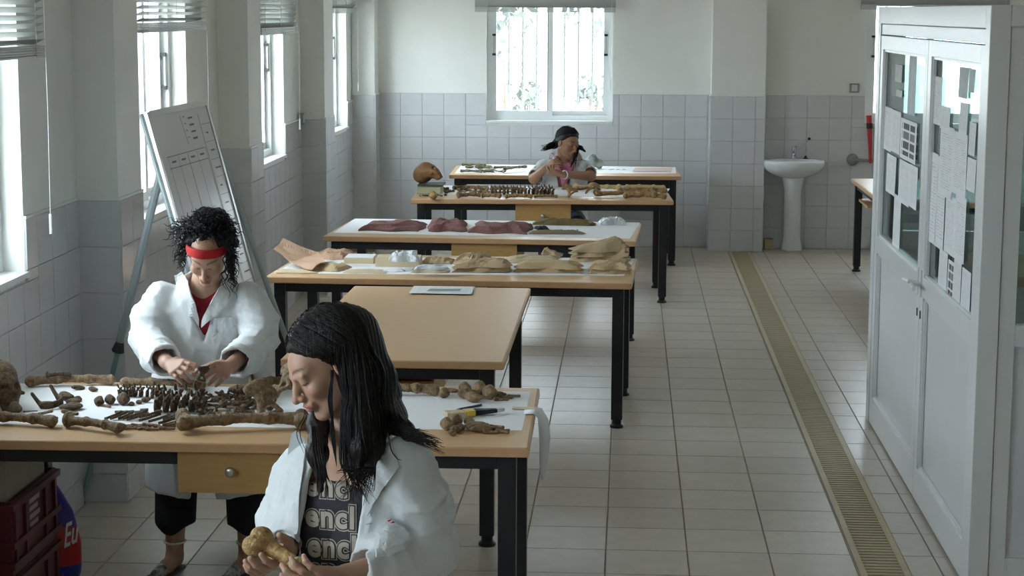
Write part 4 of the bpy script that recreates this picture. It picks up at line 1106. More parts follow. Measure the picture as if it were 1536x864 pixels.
for k in range(16):      # hand at the front edge
    bone('phal', 'hand_bone', 186+k*5.2, 639+(k % 3-1)*1.8, 'small finger bone in the strip along the front edge', BONE, rz=rnd.uniform(-.5, .5), lift=.008, s=.8, group='finger bones along the front edge')
sml = [(117, 580, 'lump2', 1.0, 'small bone lying alone near the back row'), (140, 583, 'lump0', .9, 'small hooked bone beside the lone one'), (149, 602, 'lump3', 1.2, 'rounded bone of an upright pair'), (161, 600, 'lump3', 1.25, 'pointed bone of an upright pair'),
       (158, 590, 'phal', .8, 'thin bone standing on the pointed one'), (184, 599, 'lump3', 1.5, 'blocky bone beside the dense row of vertebrae'), (196, 604, 'lump1', .8, 'tiny round bone beside the blocky one'), (209, 602, 'lump1', .8, 'tiny oval bone before the dense row'), (219, 599, 'lump0', .9, 'small angular bone touching the dense row'),
       (100, 593, 'lump0', 1.5, 'knobbly bone in the small scatter beside the jaw'), (110, 600, 'lump2', 1.3, 'flat bone in the small scatter beside the jaw'), (118, 597, 'lump1', 1.0, 'end bone of the small scatter beside the jaw'), (93, 601, 'lump2', 1.2, 'thin bone joining the scatter and the jaw'),
       (48, 622, 'lump2', 1.3, 'narrow bone chip behind the front left bone'), (68, 618, 'phal', 1.0, 'slanted thin bone chip above the narrow chip'), (76, 624, 'lump2', 1.1, 'bone chip beside the knobbed bone'), (105, 616, 'phal', 1.2, 'dark slanted sliver in front of the scatter'), (15, 613, 'lump3', 1.6, 'large bone fragment in front of the skull'), (28, 607, 'humerus', .12, 'sloping fragment in front of the skull')]
for x, y, k, s, l in sml: bone(k, 'small_bone', x, y, l, BONED if k != 'phal' else BONE, rz=rnd.uniform(-.6, .6), ry=rnd.uniform(-.2, .2), s=s, lift=.05 if 'standing on' in l else .013*s if k != 'humerus' else .02)
for u in np.linspace(0, 1, 40):
    q_ = atz(666+92*u, 622-8*u, TZ); raise_box(q_[0]-.004, q_[1]-.03, q_[0]+.004, q_[1]+.03, TZ+.025); q_ = atz(684+40*u, 615-8*u, TZ); raise_box(q_[0]-.004, q_[1]-.006, q_[0]+.004, q_[1]+.006, TZ+.011)
for k, (x, y, s, kk) in enumerate([(667, 590, 1.3, 'lump3'), (676, 584, 1.1, 'lump2'), (690, 583, 1.5, 'lump3'), (698, 589, 1.1, 'lump0'), (715, 577, 1.9, 'lump3'), (726, 580, 1.8, 'lump3'), (712, 588, 1.8, 'lump0'), (724, 590, 1.7, 'lump0'), (736, 589, 1.2, 'lump2'), (745, 592, 1.0, 'phal'), (740, 594, 1.0, 'phal'), (751, 593, .9, 'phal')]):
    bone(kk, 'foot_bone', x, y, 'brown foot bone in the cluster behind the paintbrush', BONE, rz=rnd.uniform(-.6, .6), s=s, lift=.012*s if k not in (4, 5) else .04, group='foot bones behind the brush')
for k, (x, y, s, kk) in enumerate([(671, 638, 1.5, 'lump3'), (682, 633, 1.5, 'lump3'), (677, 641, 1.2, 'lump0'), (692, 640, 1.1, 'lump1'), (699, 634, 1.2, 'lump3'), (700, 641, 1.0, 'lump1'), (712, 637, 1.6, 'lump2'), (722, 640, 1.5, 'lump2'), (732, 639, 1.2, 'phal'), (738, 642, 1.0, 'phal'), (745, 639, 1.0, 'phal'), (735, 643, .9, 'phal'), (751, 641, .7, 'phal'), (686, 642, 1.0, 'lump1')]):
    bone(kk, 'foot_bone', x, y, 'brown foot bone in the cluster in front of the paintbrush', BONE, rz=rnd.uniform(-.5, .5), s=s, lift=.011*s, group='foot bones in front of the brush')
# paintbrush
br = empty('paintbrush', tuple(atz(710, 618, TZ))); tag(br, 'flat paintbrush with pale bristles and black handle', 'brush')
A = atz(668, 622, TZ+.014); B = atz(696, 620, TZ+.014); Cc = atz(711, 618, TZ+.014); D_ = atz(745, 615.5, TZ+.014); E_ = atz(756, 614, TZ+.014)
wv = nrm(np.cross(V3(0, 0, 1), B-A))
def slab(a, b, wa, wb, ta, tb): return [a-wv*wa-V3(0,0,ta), b-wv*wb-V3(0,0,tb), b+wv*wb-V3(0,0,tb), a+wv*wa-V3(0,0,ta), a-wv*wa+V3(0,0,ta), b-wv*wb+V3(0,0,tb), b+wv*wb+V3(0,0,tb), a+wv*wa+V3(0,0,ta)]
for n, v, m_ in (('bristles', slab(A, B, .026, .024, .010, .009), mat('bristle', (.50, .42, .27), .9, noise=.3, nscale=60, stretch=(1, 8, 1))), ('ferrule', slab(B, Cc, .0245, .0235, .0105, .0105), mat('brass', (.62, .44, .06), .3, metal=.8)),
                 ('handle', slab(Cc, D_, .019, .010, .009, .007), BLACKP), ('handle_tip', slab(D_, E_, .0105, .009, .0072, .006), mat('pale_tip', (.62, .58, .58), .6))):
    child_world(MB().hexa(v).build(n, m_, bevel=.003), br)
pn = empty('pencil', tuple(atz(706, 610, TZ))); tag(pn, 'dark blue pencil lying behind the paintbrush', 'pencil')
a = atz(688, 614, TZ+.006); b = atz(722, 607.5, TZ+.006); child_world(MB().tube([a, b], .0045, 6).build('barrel', mat('pencil_blue', (.03, .04, .09), .4)), pn)
child_world(MB().tube([a, a+(a-b)*.12], [.0045, .0008], 6).build('point', mat('pencil_wood', (.5, .35, .2), .7)), pn)
# taped strip hanging over the edge
sp = empty('hanging_strip', tuple(atz(800, 612, TZ))); tag(sp, 'white paper strip hanging over the right edge of the near table', 'paper')
xe = -.309; yc = atz(800, 618, TZ)[1]
pr = [((xe-.045, yc, TZ+.0045), (0, .05, 0)), ((xe-.01, yc, TZ+.0065), (0, .055, 0)), ((xe+.010, yc-.005, TZ-.002), (.004, .055, .006)), ((xe+.024, yc-.02, TZ-.04), (.014, .045, .01)), ((xe+.030, yc-.03, TZ-.10), (.018, .03, .01)), ((xe+.026, yc-.03, TZ-.17), (.014, .015, .006)), ((xe+.022, yc-.028, TZ-.235), (.004, .004, .002))]
mb = MB()
for c_, w__ in pr: mb.v += [tuple(np.array(c_)-np.array(w__)), tuple(np.array(c_)+np.array(w__))]
mb.f = [(2*i, 2*i+1, 2*i+3, 2*i+2) for i in range(len(pr)-1)]; o = mb.build('strip', PAPERW, smooth=True); child_world(o, sp)
sm_ = o.modifiers.new('thickness', 'SOLIDIFY'); sm_.thickness = .0008
tp_ = atz(790, 614, TZ); child_world(MB().box((tp_[0]-.05, tp_[1]-.018, TZ+.0035), (tp_[0]+.03, tp_[1]+.012, TZ+.0065)).build('masking_tape', mat('masking_tape', (.62, .55, .36), .6)), sp)

# ---- crosswise table: sheaf of paper
for k in range(5):
    dx = [0, 1.5, -1, 1, 0][k]; sheet('paper_sheaf', [(614+dx, 440), (707+dx, 441.5), (711+dx, 430), (622+dx, 429)], ['lowest', 'second', 'middle', 'fourth', 'topmost'][k]+' page of the paper sheaf on the bare table', PFLAT if k == 4 else PAPER, z=TZ+.0015*k)
o = MB().add([tuple(atz(x, y, TZ+.0085)) for x, y in ((640, 436.5), (690, 436), (692, 433), (645, 433))], [(0, 1, 2, 3)]).build('printed_figure', mat('print_grey', (.25, .27, .26), .7)); o.parent = bpy.data.objects['paper_sheaf.004']

# ---- kraft packets table
KRAFT = mat('kraft_paper', (.47, .345, .20), .85, noise=.10, nscale=12, bump=.35, bscale=14, rand=.1)
KRAFTP = mat('pink_kraft', (.52, .33, .22), .85, noise=.08, nscale=10, bump=.35, bscale=12)
KRAFTL = mat('light_kraft', (.56, .45, .29), .85, noise=.08, nscale=10, bump=.2, bscale=20, rand=.06)
FILM = mat('plastic_film', (.60, .64, .67), .22, bump=.9, bscale=35)
def crumple(name, cx, cy, w_, d_, h_, label, m, rz=0.0, seed=0, cat='paper', z=TZ, lip=0.0, n=15, amp=.8, layers=1, taper=0.0, group=None, base=.002):
    """a creased packet or cloth: a closed slab whose upper side is folded"""
    r = np.random.RandomState(seed); p0 = atz(cx, cy, z); root = None; objs = []
    for L_ in range(layers):
        K = r.normal(size=(7, 2))*r.uniform(4, 13, (7, 1)); ph = r.rand(7)*6.28; mb = MB(); top = []; bot = []
        for i in range(n+1):
            for j in range(n+1):
                u, v = i/n*2-1, j/n*2-1
                e = 1-max(abs(u), abs(v))**5
                f = sum(1-abs(math.sin(K[k] @ np.array([u, v])*.5+ph[k]))*1.2 for k in range(7))/7
                hh = base+h_*(e*(.55+.45*(1-amp))+amp*f*(.35+.65*e))*(1+lip*u)
                x = u*w_/2*(1-taper*v)+.03*w_*math.sin(v*4+ph[0])*(1-e); y = v*d_/2+.05*d_*math.sin(u*5+ph[1])
                c, s = math.cos(rz), math.sin(rz); X = p0[0]+x*c-y*s; Y = p0[1]+x*s+y*c
                zz = z+.0012+L_*h_*.9/layers
                top.append((X, Y, zz+max(.0035, hh/layers**.4))); bot.append((X, Y, zz+max(0, lip*u*h_*.4)))
        N_ = (n+1)**2; fs = []
        for i in range(n):
            for j in range(n):
                q = (i*(n+1)+j, (i+1)*(n+1)+j, (i+1)*(n+1)+j+1, i*(n+1)+j+1); fs.append(q); fs.append(tuple(k+N_ for k in reversed(q)))
        ring = [(i*(n+1)) for i in range(n+1)]+[n*(n+1)+j for j in range(1, n+1)]+[i*(n+1)+n for i in range(n-1, -1, -1)]+[j for j in range(n-1, 0, -1)]
        fs += [(ring[k], ring[(k+1) % len(ring)], ring[(k+1) % len(ring)]+N_, ring[k]+N_) for k in range(len(ring))]
        o = mb.add(top+bot, fs).build(name if not objs else 'layer', m, None)
        if not objs: tag(o, label, cat, group)
        else: o.parent = objs[0]
        objs.append(o)
    return objs[0]
sheet('table_sheet', [(411, 410), (936, 414), (953, 388), (452, 386)], 'white paper sheet under the kraft packets')
# pink bag: folded sheet standing up with writing
def foldedbag(name, P, label, m):
    mb = MB(); mb.add(P, [(0, 1, 2, 3), (1, 4, 5, 2), (4, 6, 7, 5)]); o = mb.build(name, m)
    bm = bmesh.new(); bm.from_mesh(o.data); bmesh.ops.subdivide_edges(bm, edges=bm.edges[:], cuts=4, use_grid_fill=True)
    for v in bm.verts: v.co += Vector((math.sin(v.co.x*60+v.co.z*40), math.cos(v.co.x*50), math.sin(v.co.y*45+v.co.x*31)))*.004
    bm.to_mesh(o.data); bm.free()
    so = o.modifiers.new('thickness', 'SOLIDIFY'); so.thickness = .003; so.offset = 0
    tag(o, label, 'paper bag'); return o
zz = TZ+.006
foldedbag('paper_bag', [aty(410, 374, 10.0), aty(435, 393, 9.95), aty(478, 380, 10.15), aty(425, 358, 10.15), aty(457, 402, 9.80), aty(490, 393, 9.85), aty(468, 404, 9.78), aty(474, 397, 9.82)], 'crumpled pink paper bag with handwriting standing at the table corner', KRAFTP)
pb_ = bpy.data.objects['paper_bag']; hw_ = MB(); rw_ = random.Random(6)
for k in range(11):
    x = 424+k*4.2+rw_.uniform(-.6, .6); y = 366+k*1.25; Yq = 10.03+.008*k
    hw_.tube([aty(x, y-2.2, Yq-.02), aty(x+rw_.uniform(-.6, 1.2), y, Yq-.025), aty(x+rw_.uniform(-.5, 2.2), y+rw_.uniform(1, 2.6), Yq-.03)], .0016, 4)
hwo = hw_.build('handwriting', INK); hwo.parent = pb_
crumple('paper_packet', 499, 386, .20, .22, .045, 'pinkish folded packet behind the crumpled pink bag', KRAFTP, -.15, 3, 'packet')
crumple('paper_packet', 446, 408, .22, .12, .010, 'flat kraft sheet at the left front of the packet table', KRAFTL, .02, 4, 'packet')
crumple('paper_packet', 493, 404, .20, .18, .035, 'folded kraft packet with a rolled edge', KRAFT, -.25, 5, 'packet', amp=.5)
crumple('paper_packet', 548, 408, .22, .12, .010, 'flat kraft strip beside the rolled edge packet', KRAFTL, .0, 6, 'packet')
sheet('loose_page', [(500, 399), (570, 400), (575, 394), (512, 393)], 'white page between the flat kraft strip and the low boxes', PFLAT, z=TZ+.002)
def lowbox(x0, x1, yb, h_, d_, label, lid=None):
    a = atz(x0, yb, TZ); b = atz(x1, yb, TZ); r = empty('low_box', ((a[0]+b[0])/2, a[1], TZ)); tag(r, label, 'box')
    child_world(MB().box((a[0], a[1], TZ+.0015), (b[0], a[1]+d_, TZ+h_)).build('body', KRAFTL, bevel=.002), r)
    child_world(MB().box((a[0]+.004, a[1]+.004, TZ+h_+.0002), (b[0]-.004, a[1]+d_-.004, TZ+h_+.003)).build('lid', lid or PAPER), r)
lowbox(516, 561, 396, .035, .16, 'low beige box with a white lid on the packet table', PAPERW)
lowbox(563, 630, 400.5, .05, .14, 'beige box with clear plastic on top', KRAFTL)
crumple('plastic_bag', 606, 391, .16, .12, .055, 'crumpled clear plastic bag lying on the beige box', FILM, 0, 9, 'bag', z=TZ+.054, amp=.7)
crumple('paper_packet', 658, 394, .17, .14, .03, 'kraft packet beside the plastic topped box', KRAFT, -.1, 10, 'packet', lip=-.3)
crumple('paper_packet', 646, 408, .20, .10, .030, 'small light packet at the front under clear plastic', KRAFTL, .03, 11, 'packet')
crumple('plastic_bag', 648, 404, .18, .09, .022, 'thin clear plastic bag on the small light packet', FILM, .03, 12, 'bag', z=TZ+.036, amp=.7)
crumple('paper_packet', 590, 407, .12, .08, .012, 'small crumpled white packet at the front edge', PAPER, .1, 13, 'packet', amp=.6)
crumple('paper_packet', 711, 392, .18, .22, .050, 'pillow shaped kraft pouch at the back of the packet table', KRAFT, -.1, 14, 'packet', taper=.1)
crumple('paper_packet', 724, 406, .31, .19, .055, 'wide kraft packet with a dark open mouth at the front', KRAFT, .05, 15, 'packet', lip=.3, layers=2)
crumple('paper_packet', 799, 391, .30, .25, .025, 'large flat kraft sheet in the middle of the packet table', KRAFTL, .02, 16, 'packet')
crumple('paper_packet', 823, 406, .355, .20, .045, 'large folded kraft wrapper with layered front edge', KRAFT, -.03, 17, 'packet', layers=2, amp=.35)
crumple('paper_packet', 899, 389.5, .32, .20, .085, 'kraft wrapper with its end curled up high', KRAFT, .12, 18, 'packet', lip=.75, layers=3, amp=.3)
crumple('paper_packet', 914, 408, .22, .18, .050, 'creased kraft wrapper at the right front of the packet table', KRAFT, -.04, 19, 'packet', amp=.4, layers=2)
crumple('paper_packet', 828, 383, .12, .10, .03, 'small kraft flap sticking up at the back edge', KRAFT, .0, 20, 'packet', lip=-.8)

# ---- maroon cloth table
CLOTH = mat('maroon_cloth', (.22, .10, .09), .95, noise=.25, nscale=14, bump=.6, bscale=40, rand=.1)
CLOTHG = mat('olive_cloth', (.19, .145, .06), .95, noise=.25, nscale=14, bump=.5, bscale=40)
sheet('table_sheet', [(500, 349), (945, 358), (960, 334), (533, 328)], 'white paper sheet under the maroon cloth')
crumple('cloth_piece', 592, 342, .385, .40, .045, 'long maroon cloth remnant lying before the empty corner of its sheet', CLOTH, -.04, 31, 'cloth', amp=1.1, n=34)
crumple('cloth_piece', 671, 342, .245, .44, .050, 'peaked maroon cloth remnant in the middle of the row', CLOTH, .08, 42, 'cloth', amp=1.1, n=34)
crumple('cloth_piece', 752, 344, .385, .50, .040, 'wide maroon cloth remnant with loose threads', CLOTH, -.04, 33, 'cloth', amp=1.1, n=34)
crumple('cloth_piece', 813, 344, .08, .10, .02, 'small dark scrap beside the wide maroon cloth', mat('dark_cloth', (.03, .025, .03), .9), .3, 34, 'cloth', amp=.8)
crumple('cloth_piece', 846, 337, .40, .12, .040, 'narrow olive brown strip along the back of the sheet', CLOTHG, -.05, 35, 'cloth', amp=.6)
crumple('cloth_piece', 836, 351, .34, .06, .025, 'thin grey brown strip along the front of the sheet', mat('grey_cloth', (.26, .20, .14), .95), .05, 36, 'cloth', amp=.5)
crumple('plastic_bag', 919, 336, .17, .16, .045, 'crumpled clear plastic bag at the end of the cloth table', FILM, .1, 37, 'bag', amp=.8)
o = MB()
for x, y in ((838, 345), (842, 344.5), (852, 345.2), (858, 345), (866, 344.6), (809, 344)): p = atz(x, y, TZ+.0045); o.box((p[0]-.006, p[1]-.03, TZ+.0035), (p[0]+.006, p[1]+.03, TZ+.0042))
o = o.build('ink_marks', INK); tag(o, 'dark ink marks written on the cloth table sheet', 'writing')

# ---- golden bone table
sheet('table_sheet', [(628, 291), (995, 296), (1005, 283), (650, 278)], 'white paper sheet under the golden brown bones')
bk = empty('skull_stand', tuple(atz(644, 290, TZ))); bk.location[2] = TZ+.002; tag(bk, 'pale green box with dark lid under the far brown skull', 'box')
a = atz(626, 291, TZ); b = atz(661, 291, TZ)
child_world(MB().box((a[0], a[1]+.01, TZ+.0035), (b[0], a[1]+.25, TZ+.058)).build('box_body', mat('pale_green_card', (.42, .44, .27), .8), bevel=.003), bk)
child_world(MB().box((a[0]-.0, a[1]+.0, TZ+.0585), (b[0]+.015, a[1]+.26, TZ+.07)).build('box_lid', mat('dark_lid', (.06, .06, .05), .6)), bk); raise_box(a[0], a[1], b[0]+.015, a[1]+.26, TZ+.07)
o = bone('skull', 'skull', 645, 275, 'far brown skull set on a pale green box', BONEG, rz=.15, s=1.05, lift=.12, rest=False); p = aty(646, 268, a[1]+.12); o.location = (p[0], p[1], TZ+.097); o.rotation_euler = (0, -.62, -.45)
o.data = sdf_mesh('skull', lambda p: f_skull(p), (-.13, -.09, -.06), (.13, .09, .16), .007); o.data.materials.append(mat('reddish_skull', (.25, .12, .045), .55, noise=.35, nscale=20, bump=.3)); settle(o)
bone('lump3', 'small_bone', 650, 293, 'brown fragment leaning on the pale green box', BONEG, s=2.2, lift=.03)
longb('tibia', 678, 281, 735, 282, 'golden long bone along the back edge beside the skull box', BONEG)
longb('tibia', 735, 282, 790, 284, 'golden long bone along the back edge beside the spine row', BONEG)
longb('humerus', 686, 292, 722, 291, 'golden bone at the front under the loose fragments', BONEG)
longb('humerus', 722, 292, 752, 293, 'golden bone at the front between paper gaps', BONEG)
longb('tibia', 757, 294, 800, 294, 'golden bone at the front before the drawer', BONEG)
longb('tibia', 800, 294, 838, 294, 'thin golden bone at the front beside the drawer edge', BONEG, thick=.7)
longb('femur', 893, 290, 985, 289.5, 'golden thigh bone ending at the right front corner', BONEG, thick=1.1)
longb('femur', 862, 280.5, 932, 280.5, 'pale golden leg bone along the back edge', mat('yellow_bone', (.46, .34, .13), .6, noise=.2, nscale=20), thick=1.15)
longb('tibia', 936, 281, 1000, 282, 'yellow leg bone reaching the right back corner', MATS['yellow_bone'], thick=1.3)
longb('tibia', 925, 285.3, 1003, 285.8, 'brown leg bone across the middle of the right end', BONEG, thick=1.3)
longb('tibia', 934, 293, 1002, 294, 'dark golden leg bone at the right front edge', BONEG, thick=1.3)
bone('pelvis', 'hip_bone', 856, 286, 'golden hip bone in front of the resting forearm', BONEG, rz=.3, rx=-1.1, lift=.05, s=.72)
bone('pelvis', 'hip_bone', 886, 285.5, 'golden hip bone joined to the right leg bones', BONEG, rz=-.4, rx=-1.2, lift=.05, s=.72)
bone('sacrum', 'sacrum', 868, 291.5, 'flat golden bone below the two hip bones', BONEG, lift=.02)
for k in range(13): bone('vert', 'vertebra', 738+k*4.75, 286.5, 'golden vertebra in the long spine row', BONED, rz=1.57+rnd.uniform(-.08, .08), rx=1.57+rnd.uniform(-.12, .12), lift=.03, s=(1.1, 1.1, .8), group='spine row on the golden bone table')
for k in range(8): bone('vert', 'vertebra', 805+(k % 4)*5.4, 288 if k < 4 else 285.5, 'dark vertebra in the short block below the folded hands', BONED, rz=1.57+rnd.uniform(-.08, .08), rx=1.57+rnd.uniform(-.12, .12), lift=.03, s=(1.1, 1.1, .85), group='short vertebra block on the golden bone table')
for k in range(34):
    bone(rnd.choice(['lump0', 'lump1', 'lump2', 'phal']), 'small_bone', rnd.uniform(662, 745), rnd.uniform(282, 292), 'loose golden fragment among the scattered ribs', rnd.choice([BONEG, BONED]), rz=rnd.uniform(0, 6), s=rnd.uniform(.7, 1.3), lift=.012, group='loose fragments on the golden bone table')
for k in range(14):
    bone('rib', 'rib', rnd.uniform(672, 775), rnd.uniform(282, 292), 'golden rib among the loose fragments', BONEG, rz=rnd.uniform(0, 6), s=rnd.uniform(.4, .6), lift=.015, group='ribs on the golden bone table')
for k in range(8): bone('phal', 'hand_bone', 630+k*4.5, 292+rnd.uniform(-1.5, 1.2), 'tiny bone in front of the pale green box', BONED, rz=rnd.uniform(0, 3), s=.8, lift=.008, group='tiny bones before the skull box')

# ---- far table
sheet('table_sheet', [(682, 260), (1014, 260), (1013, 251), (694, 246)], 'white paper sheet on the table by the far wall')
for k in range(16):
    bone(rnd.choice(['lump2', 'rib', 'sacrum']), 'flat_bone', rnd.uniform(712, 752), rnd.uniform(250, 258), 'olive flat bone in the pale heap on the far table', BONEO, rz=rnd.uniform(0, 6), s=rnd.uniform(.55, .8), lift=.012, group='olive bones on the far table')
longb('tibia', 692, 250, 730, 251, 'thin olive bone at the back of the far table heap', BONEO, thick=.7); longb('tibia', 690, 256, 725, 257, 'dark olive bone at the front of the far table heap', BONEO, thick=.7)
longb('tibia', 755, 257, 790, 253, 'olive bone reaching towards the white coat sleeve', BONEO, thick=.8); longb('tibia', 740, 251, 772, 251, 'olive bone pointing away behind the heap', BONEO, thick=.7)
def f_rock(p): return smin(ell(p, (0, 0, .06), (.055, .06, .06)), ell(p, (.06, 0, .03), (.04, .05, .045)), .02)+.006*waves(p, 6, 60)
p = atz(888, 253, TZ); o = inst('grey_stone', sdf_mesh('grey_stone', f_rock, (-.09, -.09, -.02), (.13, .09, .15), .009), (p[0], p[1], TZ+.05)); settle(o); o.data.materials.append(mat('mottled_stone', (.16, .18, .18), .8, color2=(.42, .43, .38), nscale=12)); tag(o, 'mottled grey stone on the far table behind the shoulder', 'stone')
sheet('pink_strip', [(948, 257.5), (1006, 257.5), (1008, 252), (953, 251.5)], 'pale pink paper strip on the far table', mat('pink_paper', (.60, .46, .42), .8), z=TZ+.004)
o = MB()
for x, y in ((915, 254), (919, 253.5), (927, 254), (936, 254)): p = atz(x, y, TZ+.004); o.box((p[0]-.012, p[1]-.03, TZ+.0035), (p[0]+.012, p[1]+.03, TZ+.0042))
o = o.build('ink_marks', mat('grey_ink', (.4, .4, .43), .7)); tag(o, 'grey writing on the far table sheet beside the stone', 'writing')
# ------------------------------------------------------------------ people
def frame(yaw, pitch=0.0, roll=0.0):
    """columns: right, forward, up; yaw 0 faces the camera end of the hall, negative turns towards the left wall; pitch tips forward/down"""
    f = V3(math.sin(yaw), -math.cos(yaw), 0); r = np.cross(f, V3(0, 0, 1)); u = V3(0, 0, 1)
    f2 = f*math.cos(pitch)-u*math.sin(pitch); u2 = u*math.cos(pitch)+f*math.sin(pitch)
    r2 = r*math.cos(roll)+u2*math.sin(roll); u3 = -r*math.sin(roll)+u2*math.cos(roll)
    return np.stack([r2, f2, u3], 1)
def head_local(q):
    d = ell(q, (0, -.018, .030), (.072, .092, .082))
    d = smin(d, ell(q, (0, .028, -.040), (.056, .060, .074)), .03)
    d = smin(d, ell(q, (0, .058, .022), (.050, .030, .035)), .02)
    for s in (-1, 1):
        d = smin(d, cap(q, (s*.050, .0, -.058), (s*.016, .066, -.104), .017, .014), .022)
        d = smin(d, ell(q, (s*.040, .062, -.032), (.022, .022, .020)), .02)
    d = smin(d, sph(q, (0, .074, -.104), .015), .02)
    for s in (-1, 1):
        d = smax(d, -ell(q, (s*.031, .104, -.003), (.018, .022, .012)), .014)
        d = smin(d, ell(q, (s*.031, .074, -.004), (.0165, .0145, .0125)), .003)
        d = smin(d, cap(q, (s*.012, .089, .012), (s*.044, .078, .012), .006, .005), .012)
    d = smin(d, chain(q, [(0, .086, .006), (0, .098, -.018), (0, .112, -.040)], [.0075, .0085, .0105], .008), .012)
    for s in (-1, 1): d = smin(d, sph(q, (s*.010, .100, -.043), .0085), .006)
    d = smin(d, ell(q, (0, .088, -.066), (.026, .012, .016)), .012)
    d = smin(d, ell(q, (0, .0965, -.0655), (.021, .0085, .0052)), .004); d = smin(d, ell(q, (0, .0945, -.0765), (.0185, .0085, .0065)), .004)
    d = smax(d, -ell(q, (0, .106, -.071), (.024, .0075, .0016)), .003)
    for s in (-1, 1):
        e = ell(q, (s*.074, -.010, -.014), (.009, .018, .030)); e = smax(e, -ell(q, (s*.084, -.006, -.012), (.007, .010, .018)), .004); d = smin(d, e, .006)
    return d
def head_tint(q, skin, lip, brow=(.015, .01, .008)):
    c = np.tile(np.array(skin, float), (len(q), 1)); x = np.abs(q[:, 0])
    m = (q[:, 1] > .07)
    blush = np.exp(-(((x-.04)/.022)**2+((q[:, 2]+.035)/.025)**2))*m; c *= 1-.12*blush[:, None]*np.array([0, 1, 1])
    nose = np.exp(-((q[:, 0]/.014)**2+((q[:, 2]+.04)/.015)**2))*(q[:, 1] > .095); c *= 1-.12*nose[:, None]*np.array([0, 1, 1])
    lm = m & (q[:, 1] > .088) & (x < .0225) & (q[:, 2] < -.0605+.0*x) & (q[:, 2] > -.084+x*x*18); c[lm] = lip
    bz = .0235+.006*np.sin(np.clip((x-.012)/.036, 0, 1)*2.2); bw_ = np.exp(-((q[:, 2]-bz)/(.0036-.0014*np.clip((x-.03)/.022, 0, 1)))**2)*np.clip((x-.010)/.004, 0, 1)*np.clip((.054-x)/.008, 0, 1)*(q[:, 1] > .05)*.85; c = c*(1-bw_[:, None])+np.array(brow)*bw_[:, None]
    ew_ = np.exp(-((q[:, 2]-(-.0105+9.9*(x-.031)**2))/.0019)**2)*np.clip((x-.013)/.004, 0, 1)*np.clip((.051-x)/.005, 0, 1)*(q[:, 1] > .06)*.95; c = c*(1-ew_[:, None])+np.array(brow)*ew_[:, None]
    return c
def hand(wr, d, n, side, curl, size=1.0, thumb=(.55, .6, .35), spread=.10):
    """palm and five fingers; d wrist to knuckles, n the way the palm faces, side +1 when the thumb lies along cross(d, n)"""
    d = nrm(d); n = nrm(n-(n@d)*d); s = np.cross(d, n)*side; z = size
    pts = []; wr = np.asarray(wr, float); K = []
    for i, (lx, ln, r) in enumerate(((.030, .070, .0088), (.0105, .078, .0090), (-.0095, .072, .0086), (-.028, .057, .0076))):
        k = wr+(d*(.088-.004*abs(i-1))+s*lx+n*(-.002*abs(i-1.5)))*z; K.append(k)
        cu = curl[i] if not np.isscalar(curl) else curl
        a = cu*.55; p = k; seg_ = [p]; fd = nrm(d+s*spread*(1.2-i*.9))
        for fr_, inc in ((.45, .9), (.31, .9), (.24, .7)):
            v = fd*math.cos(a)+n*math.sin(a); p = p+v*ln*fr_*z; seg_.append(p); a += cu*inc
        pts.append((seg_, [r*z*1.05, r*z, r*z*.9, r*z*.78]))
    t0 = wr+(d*.022+s*.026+n*.006)*z; td = nrm(d*thumb[0]+s*thumb[1]+n*thumb[2]); t1 = t0+td*.040*z; td2 = nrm(td+d*.35-s*.15+n*.2); t2 = t1+td2*.032*z; t3 = t2+nrm(td2+n*.15)*.024*z
    def f(p):
        dd = None
        for k in K:
            e = cap(p, wr, k, .0165*z, .0115*z); dd = e if dd is None else smin(dd, e, .012*z)
        dd = smin(dd, cap(p, wr-d*.03*z, wr, .0215*z, .019*z), .012*z)
        for sg, rr in pts: dd = smin(dd, chain(p, sg, rr, .004*z), .003*z)
        th = chain(p, [t0, t1, t2, t3], [.0145*z, .0105*z, .0098*z, .0078*z], .006*z)
        return smin(dd, th, .007*z)
    c = wr+d*.07*z; return Bound(f, c, .15*z)
def torso_fn(o, R, zs, wx, wy, cy=None, grow=0.0, z0=None, z1=0.0, cx=None):
    zs = np.array(zs, float); order = np.argsort(zs); zz = zs[order]; X = np.array(wx, float)[order]; Yw = np.array(wy, float)[order]; Cy = np.array(cy, float)[order] if cy is not None else np.zeros(len(zs)); Cx = np.array(cx, float)[order] if cx is not None else np.zeros(len(zs))
    lo = zz[0] if z0 is None else z0
    def f(p):
        q = (p-o)@R; z = q[:, 2]; a = np.interp(z, zz, X)+grow; b = np.interp(z, zz, Yw)+grow; y = q[:, 1]-np.interp(z, zz, Cy); x = q[:, 0]-np.interp(z, zz, Cx)
        k0 = (np.abs(x/a)**2.3+np.abs(y/b)**2.3)**(1/2.3); d = (k0-1)*np.minimum(a, b)*.9
        return smax(smax(d, z-z1-grow, .03), lo-grow*.5-z, .02)
    return f
def limb(pts, rads, k=.02): return lambda p: chain(p, pts, rads, k)
def union(fs, k):
    def f(p):
        d = None
        for g in fs: e = g(p); d = e if d is None else smin(d, e, k)
        return d
    return f
def bounds(pts, pad): a = np.array(pts); return a.min(0)-pad, a.max(0)+pad
SKIN = mat('skin', (.45, .27, .18), .5, attr='tint', spec=.35, sss=.08)
COAT = mat('coat_cotton', (.62, .645, .65), .85, noise=.02, nscale=8, bump=.12, bscale=120, sheen=.1)
HAIR = mat('dark_hair', (.006, .005, .006), .45, noise=.4, nscale=60, spec=.3)
HAIRB = mat('brown_black_hair', (.008, .005, .0045), .45, noise=.5, nscale=14, spec=.28, bump=.5, bscale=14, stretch=(22, 22, 1.5))
SHOE = mat('dark_leather', (.02, .018, .016), .5)
